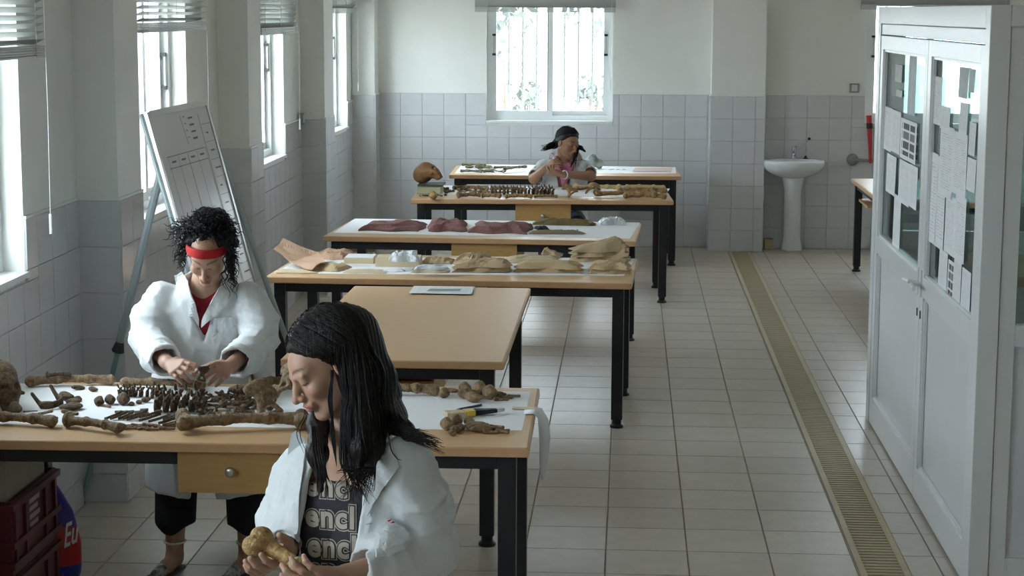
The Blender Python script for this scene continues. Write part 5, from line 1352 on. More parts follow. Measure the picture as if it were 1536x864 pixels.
def strands(name, m, curves, parent, r=.0016, n=5):
    mb = MB()
    for c in curves:
        L = len(c); mb.tube(c, [r*(1-.75*(i/(L-1))**2) for i in range(L)], n, cap=False)
    o = mobj(name, mb.mesh(name, True), m, parent); o['kind'] = 'stuff'; return o
def spline(P, n=14):
    P = [np.asarray(p, float) for p in P]; out = []; Q = [2*P[0]-P[1]]+P+[2*P[-1]-P[-2]]
    m = len(P)-1
    for i in range(m*n+1):
        t = i/n; k = min(int(t), m-1); u = t-k; a, b, c, d = Q[k], Q[k+1], Q[k+2], Q[k+3]
        out.append(.5*((2*b)+(-a+c)*u+(2*a-5*b+4*c-d)*u*u+(-a+3*b-3*c+d)*u**3))
    return out
def surf_strands(f, starts, dirf, steps, step, off, rn):
    P = np.array(starts, float); out = [[] for _ in P]; o_ = np.array([rn.uniform(-.001, off) for _ in P])
    for i in range(steps):
        for _ in range(2 if i else 8):
            g = grad(f, P); P = P-g*(np.clip(f(P), -.02, .02)-o_)[:, None]
        for k in range(len(P)): out[k].append(P[k].copy())
        t = dirf(P); t = t-g*(t*g).sum(1)[:, None]*.9; P = P+t/(np.linalg.norm(t, axis=1)[:, None]+1e-9)*step
    return out
def person(base, label):
    r = empty('person', base); tag(r, label, 'person', None); return r

# ================================================================== woman with long straight hair, nearest
def build_w1():
    Yc = 4.12; N = aty(528, 662, 4.16); Rt = frame(-.42, .10); root = person((N[0]+.02, 4.22, 0), 'long dark haired woman in open white coat over lettered black top')
    Rh = frame(-1.06, .50, -.10); Hc = aty(489, 543, 4.08); HS = .92
    zs = [0, -.03, -.075, -.13, -.21, -.36, -.50, -.62]
    tor = torso_fn(N, Rt, zs, [.05, .085, .150, .155, .145, .122, .160, .165], [.048, .058, .072, .088, .098, .088, .108, .10], [0, 0, 0, .005, .01, .01, 0, 0], z0=-.64)
    def bust(p): q = (p-N)@Rt; return np.minimum(ell(q, (.07, .075, -.215), (.06, .05, .06)), ell(q, (-.07, .075, -.215), (.06, .05, .06)))
    SL = aty(612, 696, 4.07); EL = aty(645, 826, 4.10); WL = aty(522, 862, 3.93)
    SR = aty(458, 702, 4.24); ER = aty(424, 780, 4.26); WR = aty(430, 824, 4.06)
    hl = hand(WL+nrm(WL-EL)*.005, aty(470, 866, 3.87)-WL, V3(-.35, .6, .55), 1, [.55, .6, .65, .7])
    hr = hand(WR, aty(405, 850, 3.98)-WR, V3(-.5, -.2, .6), -1, [.6, .6, .65, .7])
    hipc = N-Rt[:, 2]*.60; fx = V3(math.cos(-.42), math.sin(-.42), 0)
    HL = hipc+fx*.085; HR = hipc-fx*.085; KL = V3(HL[0]+.02, HL[1]-.03, .44); KR = V3(HR[0]-.01, HR[1]+.0, .44); AL = V3(KL[0]+.01, KL[1]+.05, .07); AR = V3(KR[0]-.02, KR[1]+.06, .07)
    fdir = V3(-.38, -.92, 0)
    legs = lambda p: np.minimum(chain(p, [HL, KL, AL], [.075, .052, .034], .03), chain(p, [HR, KR, AR], [.075, .052, .034], .03))
    feet = lambda p: np.minimum(chain(p, [AL-V3(0, 0, .025), AL+fdir*.07-V3(0, 0, .045), AL+fdir*.15-V3(0, 0, .052)], [.034, .026, .020], .02), chain(p, [AR-V3(0, 0, .025), AR+fdir*.07-V3(0, 0, .045), AR+fdir*.15-V3(0, 0, .052)], [.034, .026, .020], .02))
    headg = Bound(lambda p: head_local((p-Hc)@Rh/HS)*HS, Hc, .155)
    neck = limb([Hc+Rh@V3(0, -.03, -.065), N-Rt[:, 2]*.02], [.048, .056])
    arms = lambda p: np.minimum(chain(p, [SL, EL, WL], [.043, .036, .023], .02), chain(p, [SR, ER, WR], [.043, .036, .023], .02))
    def body(p):
        d = smin(tor(p), bust(p), .03)+.008; d = smin(d, neck(p), .03); d = smin(d, headg(p), .012); d = smin(d, arms(p), .03); d = smin(d, hl(p), .008); d = smin(d, hr(p), .008)
        d = smin(d, legs(p), .03); return smin(d, feet(p), .02)
    skin = (.43, .255, .175)
    def tint(p):
        q = (p-Hc)@Rh/HS; c = np.tile(np.array(skin), (len(p), 1)); m = (np.abs(q).max(1) < .14) & (q[:, 2] > -.115); c[m] = head_tint(q[m], skin, (.36, .13, .11)); return c
    mobj('body', sdf_mesh('body', body, (N[0]-.45, 3.70, -.01), (N[0]+.32, 4.52, 1.56), .004, tint), SKIN, root)
    # black lettered top
    def top(p):
        q = (p-N)@Rt; d = smin(tor(p), bust(p), .03)-.004+.002*ridge(p, 3, 30); d = smax(d, q[:, 2]+.075+.02*np.clip(np.abs(q[:, 0])/.1, 0, 1)-np.where(np.abs(np.abs(q[:, 0])-.075) < .02, .06, 0)*0, .006); return smax(d, -.56-q[:, 2], .01)
    TOP = mat('black_top', (.014, .013, .020), .8)
    mobj('top', sdf_mesh('top', top, N+V3(-.3, -.3, -.66), N+V3(.3, .3, .02), .006), TOP, root)
    LT = mat('print_taupe', (.36, .31, .25), .8)
    for k, (bx, by, s) in enumerate(((459, 742, 'enc'), (459, 788, 'encl'), (462, 832, 'encl'), (462, 868, 'enc'))):
        fn = lambda u, v, bx=bx, by=by: (bx+u*41, by-v*47+u*3)
        for off, m_, o_, nm in ((.0016, LT, .108, 'print_outline'), (.0024, TOP, .074, 'print_gap'), (.0033, LT, .034, 'print_letters')):
            text_on(nm, top, s, fn, 3.2, 4.6, off, m_, root, offset=o_, space=1.12)
    tr = lambda p: np.minimum(chain(p, [HL, KL, AL+V3(0, 0, .03)], [.092, .072, .068], .04), chain(p, [HR, KR, AR+V3(0, 0, .03)], [.092, .072, .068], .04))
    def trou(p): return smax(smin(tr(p), torso_fn(N, Rt, zs, [.05, .1, .15, .15, .15, .13, .165, .17], [.05, .06, .07, .08, .09, .09, .112, .105], z0=-.66, z1=-.45)(p), .04), .055-p[:, 2], .005)
    mobj('trousers', sdf_mesh('trousers', trou, (N[0]-.35, 3.9, .03), (N[0]+.35, 4.5, .85), .012), mat('dark_trousers', (.02, .022, .03), .9), root)
    def shoe(p): return smax(feet(p)-.006, p[:, 2]-.075, .005)
    mobj('shoes', sdf_mesh('shoes', shoe, (N[0]-.4, 3.8, -.01), (N[0]+.3, 4.5, .1), .009), SHOE, root)
    # coat
    ctor = torso_fn(N, Rt, [.02, -.03, -.075, -.13, -.21, -.36, -.50, -.70, -.85], [.078, .105, .150, .168, .170, .172, .19, .215, .23], [.072, .080, .090, .108, .125, .128, .14, .16, .17], [-.01, -.008, 0, .005, .01, .01, 0, 0, 0], z0=-.86, z1=.03)
    cutL = nrm(WL-EL); cutR = nrm(WR-ER)
    def coat(p, cutit=True):
        q = (p-N)@Rt
        inner = smin(tor(p), bust(p), .03); d = smin(ctor(p), inner-.022, .03)-.015*ridge(p*np.array([1, 1, .25]), 12, 44)-.005*ridge(p, 13, 70)
        am = smin(inner+.008, arms(p), .03)-.016
        sl = chain(p, [SL+V3(-.01, 0, .005), (SL+EL)/2+V3(.012, 0, 0), EL, (EL+WL)/2, WL-cutL*.035], [.054, .058, .058, .054, .049], .03); sl = smax(sl, (p-WL)@cutL+.03, .006)
        sr = chain(p, [SR, (SR+ER)/2, ER, (ER+WR)/2, WR-cutR*.02], [.050, .050, .050, .048, .046], .03); sr = smax(sr, (p-WR)@cutR+.012, .006)
        sl = smax(sl, -cap(p, WL-cutL*.10, WL, .036, .040), .006); sr = smax(sr, -cap(p, WR-cutR*.06, WR, .034, .037), .006)
        am = smax(smax(am, -sph(p, WL, .12), .01), -sph(p, WR, .11), .01); d = smin(d, am, .02); rl = -.017*ridge(p*np.array([.6, .6, 1]), 21, 54, 3)-.005*ridge(p, 22, 90, 3); d = smin(d, sl+rl, .035); d = smin(d, sr+rl, .03)
        if not cutit: return d
        d = smax(d, -(inner-.008), .006)
        x = q[:, 0]; z = q[:, 2]; hw = np.interp(-z, [-.03, .02, .08, .2, .4, .86], [.050, .062, .076, .078, .078, .09]); xo = np.interp(-z, [0, .2, .5, .86], [-.004, -.010, -.012, .0])
        cut = np.maximum(np.abs(x-xo)-hw, -(q[:, 1]-.0)); d = smax(d, -cut, .010)
        nk = cap(p, N-Rt[:, 2]*.0, N+Rt[:, 2]*.12+Rt[:, 1]*.05, .062, .085); return smax(d, -nk, .012)
    co = mobj('coat', sdf_mesh('coat', coat, (N[0]-.36, 3.78, .28), (N[0]+.36, 4.5, 1.34), .0055), COAT, root)
    # collar: folded band round the neck and down the left front
    def band(name, pts, w0, w1, th=.005):
        P = spline(pts, 8); mb = MB(); vs = []
        for i, p in enumerate(P):
            t = nrm(P[min(i+1, len(P)-1)]-P[max(i-1, 0)]); g = grad(coat, p[None])[0]; w_ = w0+(w1-w0)*i/(len(P)-1); s = nrm(np.cross(t, g))
            vs += [p+g*.004-s*w_, p+g*.016, p+g*.004+s*w_]
        n = len(P); fs = [(3*i+k, 3*i+k+1, 3*i+4+k, 3*i+3+k) for i in range(n-1) for k in (0, 1)]
        o = mb.add(vs, fs).build(name, COAT, smooth=True); s_ = o.modifiers.new('thickness', 'SOLIDIFY'); s_.thickness = th; child_world(o, root)
    def onc(x, y): P, D = hitray(coat, [x], [y], 3.3, 4.8); return P[0]
    coatu = lambda p: coat(p, False)
    drape('lapel', coatu, [(446, 650), (462, 668), (458, 700), (452, 740), (448, 800), (440, 800), (436, 740), (434, 690), (438, 655)], 3.3, 4.8, .004, COAT, root, 6, .004)
    drape('lapel', coatu, [(548, 668), (572, 690), (590, 672), (600, 700), (570, 742), (552, 775), (548, 740), (546, 700)], 3.3, 4.8, .004, COAT, root, 6, .004)
    drape('pocket', coatu, [(580, 776), (608, 788), (613, 806), (604, 826), (580, 836), (562, 838), (566, 810)], 3.3, 4.8, .005, COAT, root, 5, .006)
    WH = mat('badge_white', (.75, .73, .74), .4); RD = mat('badge_red', (.42, .015, .03), .4)
    circ = lambda x, y, r, a0=0, a1=2*math.pi, n=20: [(x+r*math.cos(a0+(a1-a0)*i/n), y+r*math.sin(a0+(a1-a0)*i/n)) for i in range(n+(a1-a0 < 6))]
    drape('badge_card', coatu, [(578, 775), (600, 779), (597, 794), (575, 789)], 3.3, 4.8, .016, WH, root, 5, .002)
    drape('badge_ring', coatu, circ(587, 782, 5.2), 3.3, 4.8, .0195, RD, root, 4, .0015)
    drape('badge_bar', coatu, [(584, 785), (589, 777), (591, 779), (586, 787)], 3.3, 4.8, .022, WH, root, 4, .001)
    P, _ = hitray(coatu, [551], [777], 3.3, 4.8)
    drape('buttonhole', coatu, [(549, 786), (558, 784), (558, 785.5), (549, 787.5)], 3.3, 4.8, .001, mat('stitch', (.35, .37, .37), .9), root, 5, .001)
    # wristwatch on the right wrist
    a = WR-cutR*.002; 
    wmb = MB(); ex = nrm(np.cross(cutR, V3(0, 0, 1))); ey = np.cross(cutR, ex)
    for i in range(16):
        t = 2*math.pi*i/16
        for w_ in (-.012, .012): wmb.v.append(tuple(a+cutR*w_+(ex*math.cos(t)+ey*math.sin(t))*.029))
    wmb.f = [(2*i, 2*i+1, (2*i+3) % 32, (2*i+2) % 32) for i in range(16)]; o = wmb.build('wrist_strap', BLACKP, smooth=True); child_world(o, root)
    # hair
    h = lambda x, y, Y: aty(x, y, Y)
    locks = [([h(512, 505, 4.07), h(543, 565, 4.05), h(543, 625, 4.02), h(540, 672, 3.98), h(538, 712, 3.96)], [.055, .044, .034, .018, .004]),
             ([h(530, 500, 4.14), h(560, 570, 4.12), h(566, 625, 4.08), h(560, 672, 4.01), h(556, 712, 3.97)], [.06, .048, .038, .018, .004]),
             ([h(535, 520, 4.18), h(568, 590, 4.20), h(588, 624, 4.14), h(608, 644, 4.07), h(628, 660, 4.03)], [.06, .046, .028, .014, .004]),
             ([h(488, 590, 4.18), h(478, 635, 4.13), h(476, 680, 4.03), h(482, 735, 4.0)], [.02, .024, .022, .006])]
    def hair(p):
        q = (p-Hc)@Rh/HS; d = ell(q, (0, -.031, .034), (.086, .110, .097))
        d = smax(d, q[:, 1]-.062-1.2*(q[:, 2]-.062)-.003*np.sin(q[:, 0]*90), .022); d = smax(d, -(q[:, 2]+.10), .03)
        d = smax(d, -ell(q, (0, .02, .14), (.0025, .12, .05)), .004)*HS
        for P, r in locks[:3]: d = smin(d, chain(p, P, r, .03), .03)
        fc = ell(q, (0, .105, -.035), (.085, .085, .10)); d = smax(d, -fc*HS, .008); d = smin(d, chain(p, *locks[3], .02), .012)
        g = p[:, 0]*1.0+p[:, 1]*.6; return d+.0010*np.sin(g*380+6*waves(p, 4, 8))
    ho = mobj('hair', sdf_mesh('hair', hair, (Hc[0]-.20, 3.88, 1.03), (Hc[0]+.32, 4.36, 1.56), .0045), HAIRB, root)
    rn = random.Random(5); C = []
    def jit(p, s): return p+np.array([rn.gauss(0, s), rn.gauss(0, s*.6), rn.gauss(0, s*.5)])
    for k in range(110):
        s = rn.uniform(-1, 1); C.append(spline([h(536+s*24, 600, 4.01), h(536+s*26, 655, 3.985), h(538+s*26, 700, 3.96), h(548+rn.uniform(-45, 16), 718+rn.uniform(-22, 42), 3.95)], 6))
    st = []
    for k in range(520):
        u = rn.uniform(-.085, .088); w_ = rn.choice((-1, 1)); st.append(Hc+Rh@np.array([w_*rn.uniform(.004, .085), u, .125])*HS)
    C += [c for c in surf_strands(hair, st, lambda P: np.where((((P-Hc)@Rh)[:, 2] > .035)[:, None], np.sign((P-Hc)@Rh[:, 0])[:, None]*Rh[:, 0][None]*.8-Rh[:, 1][None]*.45-Rh[:, 2][None]*.9, V3(.12, 0, -1)[None]), 30, .012, .0028, rn)]
    for k in range(95):
        s = rn.random(); e = rn.uniform(-34, 6); C.append(spline([h(556+s*16, 580+s*26, 4.12), h(584+s*6, 616+s*16, 4.05), h(612+s*4+e*.3, 636+s*26, 4.005), h(662+e, 668+rn.uniform(-12, 8)+e*.55+s*6, 3.985)], 7))
    for k in range(24):
        s = rn.uniform(-1, 1); C.append(spline([h(474+s*7, 640, 4.04), h(478+s*9, 680, 3.98), h(483+s*8, 710, 3.965), h(486+s*12, 735+rn.uniform(-14, 16), 3.965)], 6))
    C.append(spline([h(582, 650, 3.98), h(587, 675, 3.955), h(596, 688, 3.95), h(602, 690, 3.95)], 6)); C.append(spline([h(497, 560, 3.985), h(496, 600, 3.975), h(499, 640, 3.97), h(500, 680, 3.96)], 6))
    for k in range(8): C.append(spline([h(498+rn.uniform(-3, 4), 555, 3.985), h(494+rn.uniform(-3, 4), 600, 3.975), h(499+rn.uniform(-3, 3), 650, 3.965), h(505, 700, 3.955)], 6))
    for k in range(2): C.append(spline([h(456+k*3, 625, 4.0), h(445+k*5, 650, 3.98), h(456+k*4, 680, 3.97)], 6))
    strands('hair_strands', HAIRB, C, root, .0017, 4)
    return root, body
W1, BODY1 = build_w1()
def fit_held(o, bodyf, seed=1, deep=.004):
    """shift a held bone a little so that it just presses into the hands"""
    r = np.random.RandomState(seed); mw = np.array(o.matrix_basis if False else Matrix.LocRotScale(o.location, o.rotation_euler, o.scale)); v = np.array([tuple(x.co) for x in o.data.vertices]); v = v@mw[:3, :3].T+mw[:3, 3]
    v = v[::max(1, len(v)//900)]; best = None
    for k in range(500):
        d = r.normal(size=3)*(.008+.016*(k/500)) if k else np.zeros(3); m = bodyf(v+d).min(); c = np.linalg.norm(d)+(8*abs(m+deep*.6) if not -deep < m < -.0008 else 0)
        if best is None or c < best[0]: best = (c, d)
    o.location = tuple(np.array(o.location)+best[1])
hb = sdf_mesh('held_bone', lambda p: smin(smin(ell(p, (-.03, .012, .004), (.022, .018, .02)), ell(p, (-.03, -.016, 0), (.020, .017, .019)), .012), cap(p, (-.02, 0, 0), (.06, .0, -.01), .016, .011), .018)+.0026*waves(p, 5, 120)+.0014*waves(p, 7, 260), (-.07, -.05, -.04), (.09, .05, .04), .004)
hb.materials.append(mat('held_bone_gold', (.24, .13, .04), .55, color2=(.50, .32, .13), noise=.2, nscale=40, bump=.6, bscale=140)); p = aty(402, 838, 3.95)
o = inst('held_bone', hb, tuple(p), None, (.2, .25, -.35), 1.25*np.ones(3)); fit_held(o, BODY1); tag(o, 'golden knobbed bone held in the long haired woman\'s right hand', 'bone')
hb2 = sdf_mesh('held_bone', lambda p: ell(p, (0, 0, 0), (.026, .022, .02))+.004*waves(p, 15, 110), (-.04, -.04, -.04), (.04, .04, .04), .0045); hb2.materials.append(mat('held_bone_pale', (.45, .33, .16), .6, noise=.3, nscale=40, bump=.5)); p = aty(444, 857, 3.86)
o = inst('held_bone', hb2, tuple(p)); fit_held(o, BODY1); tag(o, 'pale knob of bone between the long haired woman\'s hands', 'bone')
# ================================================================== woman with the red headband behind the near table
def build_w2():
    N = aty(307, 424, 6.86); Rt = frame(-.02, .42); Rh = frame(.02, .70, .06); Hc = aty(311, 378, 6.76); HS = .93
    root = person((N[0], 7.0, 0), 'curly haired woman in red headband and buttoned white coat')
    zs = [0, -.03, -.08, -.13, -.22, -.36, -.50]
    tor = torso_fn(N, Rt, zs, [.05, .085, .150, .158, .145, .125, .155], [.048, .058, .072, .088, .098, .088, .10], z0=-.52)
    hip = N-Rt[:, 2]*.50; hip[1] = 7.02; hip[2] = .84
    SL = N+V3(.168, .01, -.055); SR = N+V3(-.168, .01, -.055)
    EL = aty(390, 512, 6.82); WL = aty(345, 549, 6.50); ER = aty(222, 512, 6.82); WR = aty(252, 545, 6.52)
    hl = hand(WL, aty(318, 562, 6.36)-WL, V3(-.6, .1, -.6), -1, [.5, .55, .6, .65], 1.0, (.6, .4, .5))
    hr = hand(WR, aty(288, 562, 6.38)-WR, V3(.6, .1, -.6), 1, [.45, .5, .6, .65], 1.0, (.6, .4, .5))
    FL, FR = V3(-1.47, 6.93, 0), V3(-1.755, 6.92, 0)
    HL, HR = hip+V3(.085, 0, 0), hip+V3(-.085, 0, 0); KL = V3(FL[0]+.0, 6.98, .46); KR = V3(FR[0]+.01, 6.98, .46); AL = FL+V3(0, .03, .075); AR = FR+V3(0, .03, .075)
    legs = lambda p: np.minimum(chain(p, [HL, KL, AL], [.08, .055, .034], .03), chain(p, [HR, KR, AR], [.08, .055, .034], .03))
    fd = V3(-.25, -.97, 0)
    feet = lambda p: np.minimum(chain(p, [AL-V3(0, 0, .03), AL+fd*.07-V3(0, 0, .045), AL+fd*.15-V3(0, 0, .055)], [.034, .026, .019], .02), chain(p, [AR-V3(0, 0, .03), AR+fd*.07-V3(0, 0, .045), AR+fd*.15-V3(0, 0, .055)], [.034, .026, .019], .02))
    headg = Bound(lambda p: head_local((p-Hc)@Rh/HS)*HS, Hc, .16); neck = limb([Hc+Rh@V3(0, -.03, -.06), N-Rt[:, 2]*.02], [.048, .058])
    arms = lambda p: np.minimum(chain(p, [SL, EL, WL], [.048, .037, .025], .02), chain(p, [SR, ER, WR], [.048, .037, .025], .02))
    low = limb([N-Rt[:, 2]*.42, hip], [.12, .12])
    def body(p):
        d = smin(tor(p), low(p), .05)+.010; d = smin(d, neck(p), .03); d = smin(d, headg(p), .012); d = smin(d, arms(p), .03); d = smin(d, hl(p), .008); d = smin(d, hr(p), .008); d = smin(d, legs(p), .03); return smin(d, feet(p), .02)
    skin = (.44, .265, .185)
    def tint(p):
        q = (p-Hc)@Rh/HS; c = np.tile(np.array(skin), (len(p), 1)); m = (np.abs(q).max(1) < .14) & (q[:, 2] > -.115); c[m] = head_tint(q[m], skin, (.34, .14, .12)); return c
    mobj('body', sdf_mesh('body', body, (N[0]-.40, 6.25, -.01), (N[0]+.40, 7.25, 1.48), .0045, tint), SKIN, root)
    RT_ = mat('red_top', (.30, .008, .02), .8)
    def top(p): q = (p-N)@Rt; return smax(smax(tor(p)-.002, q[:, 2]+.03-.9*np.abs(q[:, 0]), .006), -.45-q[:, 2], .01)
    mobj('top', sdf_mesh('top', top, N+V3(-.3, -.4, -.5), N+V3(.3, .35, .05), .008), RT_, root)
    # trousers: wide, cropped
    tr = lambda p: np.minimum(chain(p, [HL, KL, FL+V3(-.0, .05, .20)], [.10, .085, .080], .04), chain(p, [HR, KR, FR+V3(.0, .05, .20)], [.10, .085, .080], .04))
    def trou(p): return smax(smin(tr(p), low(p)-.012, .05), .165-p[:, 2]+.02*np.sin(p[:, 0]*40), .005)+.004*waves(p*np.array([1, 1, .2]), 7, 40)
    mobj('trousers', sdf_mesh('trousers', trou, (-1.95, 6.75, .12), (-1.25, 7.25, 1.0), .009), mat('black_trousers', (.008, .008, .010), .85), root)
    # coat
    ctor = torso_fn(N, Rt, [.02, -.03, -.075, -.13, -.22, -.36, -.50, -.62], [.078, .108, .158, .175, .180, .178, .19, .195], [.075, .085, .100, .118, .128, .13, .135, .14], z0=-.62, z1=.03)
    sk0 = V3((FL[0]+FR[0])/2, 7.01, 0)
    def skirt(p):
        q = p-sk0; z = p[:, 2]; wx = np.interp(z, [.3, .6, .95], [.265, .262, .19]); wy = np.interp(z, [.3, .6, .95], [.185, .185, .145]); k0 = np.sqrt((q[:, 0]/wx)**2+(q[:, 1]/wy)**2)
        d = (k0-1)*wy; d = np.maximum(np.abs(d+.012)-.012, -9); a = np.abs(q[:, 0]+.0)-.015-.035*np.clip((.62-z)/.3, 0, 1); slit = np.maximum(a, q[:, 1]-0); d = smax(d, -slit, .01)
        return smax(smax(d, .315-z+.05*np.clip(np.abs(q[:, 0])-.05, 0, .2), .008), z-.98, .02)-.010*ridge(p*np.array([1, 1, .2]), 31, 30)
    cL = nrm(WL-EL); cR = nrm(WR-ER)
    def coat(p, cutit=True):
        q = (p-N)@Rt; d = smin(ctor(p), tor(p)-.02, .02)-.012*ridge(p*np.array([1, 1, .3]), 41, 40)-.004*ridge(p, 42, 70)
        sl = smax(chain(p, [SL, (SL+EL)/2+V3(.02, 0, 0), EL+V3(.0, 0, .01), (EL+WL)/2+V3(.0, 0, -.01), WL-cL*.05], [.060, .064, .064, .062, .060], .03), (p-WL)@cL+.045, .006)
        sr = smax(chain(p, [SR, (SR+ER)/2+V3(-.02, 0, 0), ER+V3(.0, 0, .01), (ER+WR)/2+V3(.0, 0, -.01), WR-cR*.05], [.060, .064, .064, .062, .060], .03), (p-WR)@cR+.045, .006)
        sl = smax(sl, -cap(p, WL-cL*.12, WL, .044, .052), .006); sr = smax(sr, -cap(p, WR-cR*.12, WR, .044, .052), .006)
        rl = -.014*ridge(p*np.array([.7, .7, 1]), 51, 52, 3)-.004*ridge(p, 52, 90, 3); d = smin(d, sl+rl, .03); d = smin(d, sr+rl, .03)
        if not cutit: return d
        x = q[:, 0]; hw = np.interp(-q[:, 2], [-.04, .0, .08, .15, .19], [.065, .058, .04, .016, 0.0]); cut = np.maximum(np.maximum(np.abs(x)-hw, -q[:, 1]), -q[:, 2]-.19); d = smax(d, -cut, .006)
        nk = cap(p, N-Rt[:, 2]*.0, N+Rt[:, 2]*.12+Rt[:, 1]*.05, .066, .09); d = smax(d, -nk, .012)
        return smin(d, skirt(p), .04)
    mobj('coat', sdf_mesh('coat', coat, (N[0]-.38, 6.45, .24), (N[0]+.38, 7.3, 1.36), .0065), COAT, root)
    coatu = lambda p: coat(p, False)
    LAP = COAT
    kw = dict(d0=5.8, d1=7.6, off=.004, m=LAP, parent=root, step=5, thick=.005)
    drape('lapel', coatu, [(275, 410), (263, 416), (264, 428), (273, 433), (265, 442), (282, 466), (299, 489), (299, 478), (292, 452), (283, 424)], **kw)
    drape('lapel', coatu, [(343, 412), (356, 418), (354, 429), (341, 435), (350, 445), (330, 466), (303, 491), (304, 480), (316, 452), (332, 424)], **kw)
    drape('pocket', coatu, [(320, 477), (347, 474), (350, 500), (344, 518), (324, 518), (318, 500)], 5.8, 7.6, .003, COAT, root, 5, .004)
    # headband
    RB = mat('red_headband', (.42, .006, .008), .8, bump=.2, bscale=90)
    def band(p):
        q = (p-Hc)@Rh/HS; d = ell(q, (0, -.018, .034), (.0815, .106, .094)); tz = q[:, 2]-.066-.50*(q[:, 1]-.072); return smax(np.abs(d)-.004, np.abs(tz)-.022, .004)
    mobj('headband', sdf_mesh('headband', band, Hc-.16, Hc+.16, .004), RB, root)
    # curly hair
    def hair(p):
        q = (p-Hc)@Rh/HS; d = ell(q, (0, -.045, .042), (.096, .096, .088)); d = smin(d, np.minimum(ell(q, (.082, -.02, .03), (.032, .05, .055)), ell(q, (-.082, -.02, .03), (.032, .05, .055))), .02); d = smin(d, ell(q, (0, -.12, .03), (.085, .06, .085)), .03)
        pony = chain(p, [aty(285, 360, 6.9), aty(266, 352, 6.95)], [.045, .03], .02); d = smin(d, pony, .03)
        lock = chain(p, [aty(340, 362, 6.80), aty(351, 385, 6.76), aty(352, 408, 6.72)], [.035, .03, .016], .02); d = smin(d, lock, .025)
        d = smin(d, chain(p, [aty(280, 365, 6.82), aty(275, 385, 6.80)], [.03, .016], .02), .02)
        d = smax(d, q[:, 1]-.062-1.4*(q[:, 2]-.080), .01); d = smax(d, -ell(q, (0, .11, -.03), (.078, .095, .11)), .008)
        return d+.007*waves(p, 61, 140, 6)+.006*waves(p, 62, 300, 6)
    mobj('hair', sdf_mesh('hair', hair, Hc+V3(-.25, -.15, -.18), Hc+V3(.22, .4, .22), .005), HAIR, root)
    rn = random.Random(8); C = []
    def curl(p0, d, L, R, turns):
        d = nrm(d); u = nrm(np.cross(d, V3(rn.random(), rn.random(), rn.random()))); v = np.cross(d, u); ph = rn.random()*6; out = []
        n = int(turns*9)+2
        for i in range(n): t = i/(n-1); a = ph+turns*6.28*t; out.append(p0+d*L*t+V3(0, 0, -.25*L*t*t)+(u*math.cos(a)+v*math.sin(a))*R*(.4+.6*t))
        return out
    for k in range(560):
        th = rn.uniform(0, 6.28); ph = rn.uniform(-.05, 1.5); dl = nrm(V3(math.cos(th)*math.cos(ph), min(math.sin(th)*math.cos(ph), .9*math.sin(ph)-.1), math.sin(ph)+.1)); p0 = Hc+Rh@(V3(0, -.045, .042)+dl*np.array([.088, .088, .080]))*HS; C.append(curl(p0, Rh@dl*.5+V3(rn.gauss(0, .6), rn.gauss(0, .4), rn.gauss(0, .4)), rn.uniform(.03, .06), .006, rn.uniform(1, 2)))
    for k in range(90):
        sd = rn.choice((-1, 1)); C.append(curl(Hc+Rh@V3(sd*rn.uniform(.075, .10), rn.uniform(-.05, .035), rn.uniform(-.01, .075)), Rh@V3(sd*.5, .2, -.2)+V3(rn.gauss(0, .4), -.2, rn.gauss(-.3, .4)), rn.uniform(.03, .05), .007, rn.uniform(1, 2)))
    for k in range(34): C.append(curl(aty(345+rn.uniform(-6, 8), 375+rn.uniform(-10, 24), 6.72), V3(rn.uniform(-.25, .35), -.1, -1), rn.uniform(.06, .12), .011, rn.uniform(1.5, 2.6)))
    for k in range(22): C.append(curl(aty(270+rn.uniform(-8, 10), 350+rn.uniform(-14, 10), 6.93), V3(rn.uniform(-.9, .1), 0, rn.uniform(-.6, .6)), rn.uniform(.03, .08), .008, 1.6))
    for k in range(10): C.append(curl(aty(275+rn.uniform(-3, 5), 375+rn.uniform(-3, 8), 6.78), V3(-.2, -.1, -1), rn.uniform(.04, .06), .010, 1.7))
    strands('hair_curls', HAIR, C, root, .0024)
    # sandals
    SO = mat('sandal_white', (.55, .54, .48), .6, color2=(.03, .03, .03), nscale=45)
    for A in (FL, FR):
        m = MB(); s = np.cross(fd, V3(0, 0, 1)); pts = [A-fd*.03+s*.03, A+fd*.06+s*.04, A+fd*.15+s*.045, A+fd*.205+s*.015, A+fd*.205-s*.015, A+fd*.15-s*.045, A+fd*.06-s*.04, A-fd*.03-s*.03]
        n = len(pts); m.add([tuple(p+V3(0, .03, .001)) for p in pts]+[tuple(p+V3(0, .03, .012)) for p in pts], [tuple(range(n)), tuple(range(n, 2*n))]+[(i, (i+1) % n, (i+1) % n+n, i+n) for i in range(n)])
        child_world(m.build('sandal_sole', SHOE), root)
        tf = lambda p, A=A: smax(smax(feet(p)-.005, -((p-A)@fd-.075), .004), ((p-A)@fd)-.15, .004)
        mobj('sandal_strap', sdf_mesh('sandal_strap', lambda p: smax(tf(p), np.sqrt(((p-A)**2).sum(1))-.28, .01), A+V3(-.1, -.22, -.0), A+V3(.12, .08, .12), .005), SO, root)
        a = A+V3(0, .035, .115); w_ = MB(); 
        w_.tube([a+V3(math.cos(t), math.sin(t), .1*math.sin(t))*.040 for t in np.linspace(0, 6.28, 17)], .0055, 6, cap=False); child_world(w_.build('ankle_strap', mat('strap_white', (.62, .60, .55), .6), smooth=True), root)
    return root, body
W2, BODY2 = build_w2()
o = inst('held_bone', BM['pelvis'].copy(), tuple(aty(303, 562, 6.36)), None, (.4, .3, .5), (.30, .36, .34)); o.data.materials.clear(); o.data.materials.append(BONED); fit_held(o, BODY2); tag(o, 'dark bone held in the red headband woman\'s fingertips', 'bone')

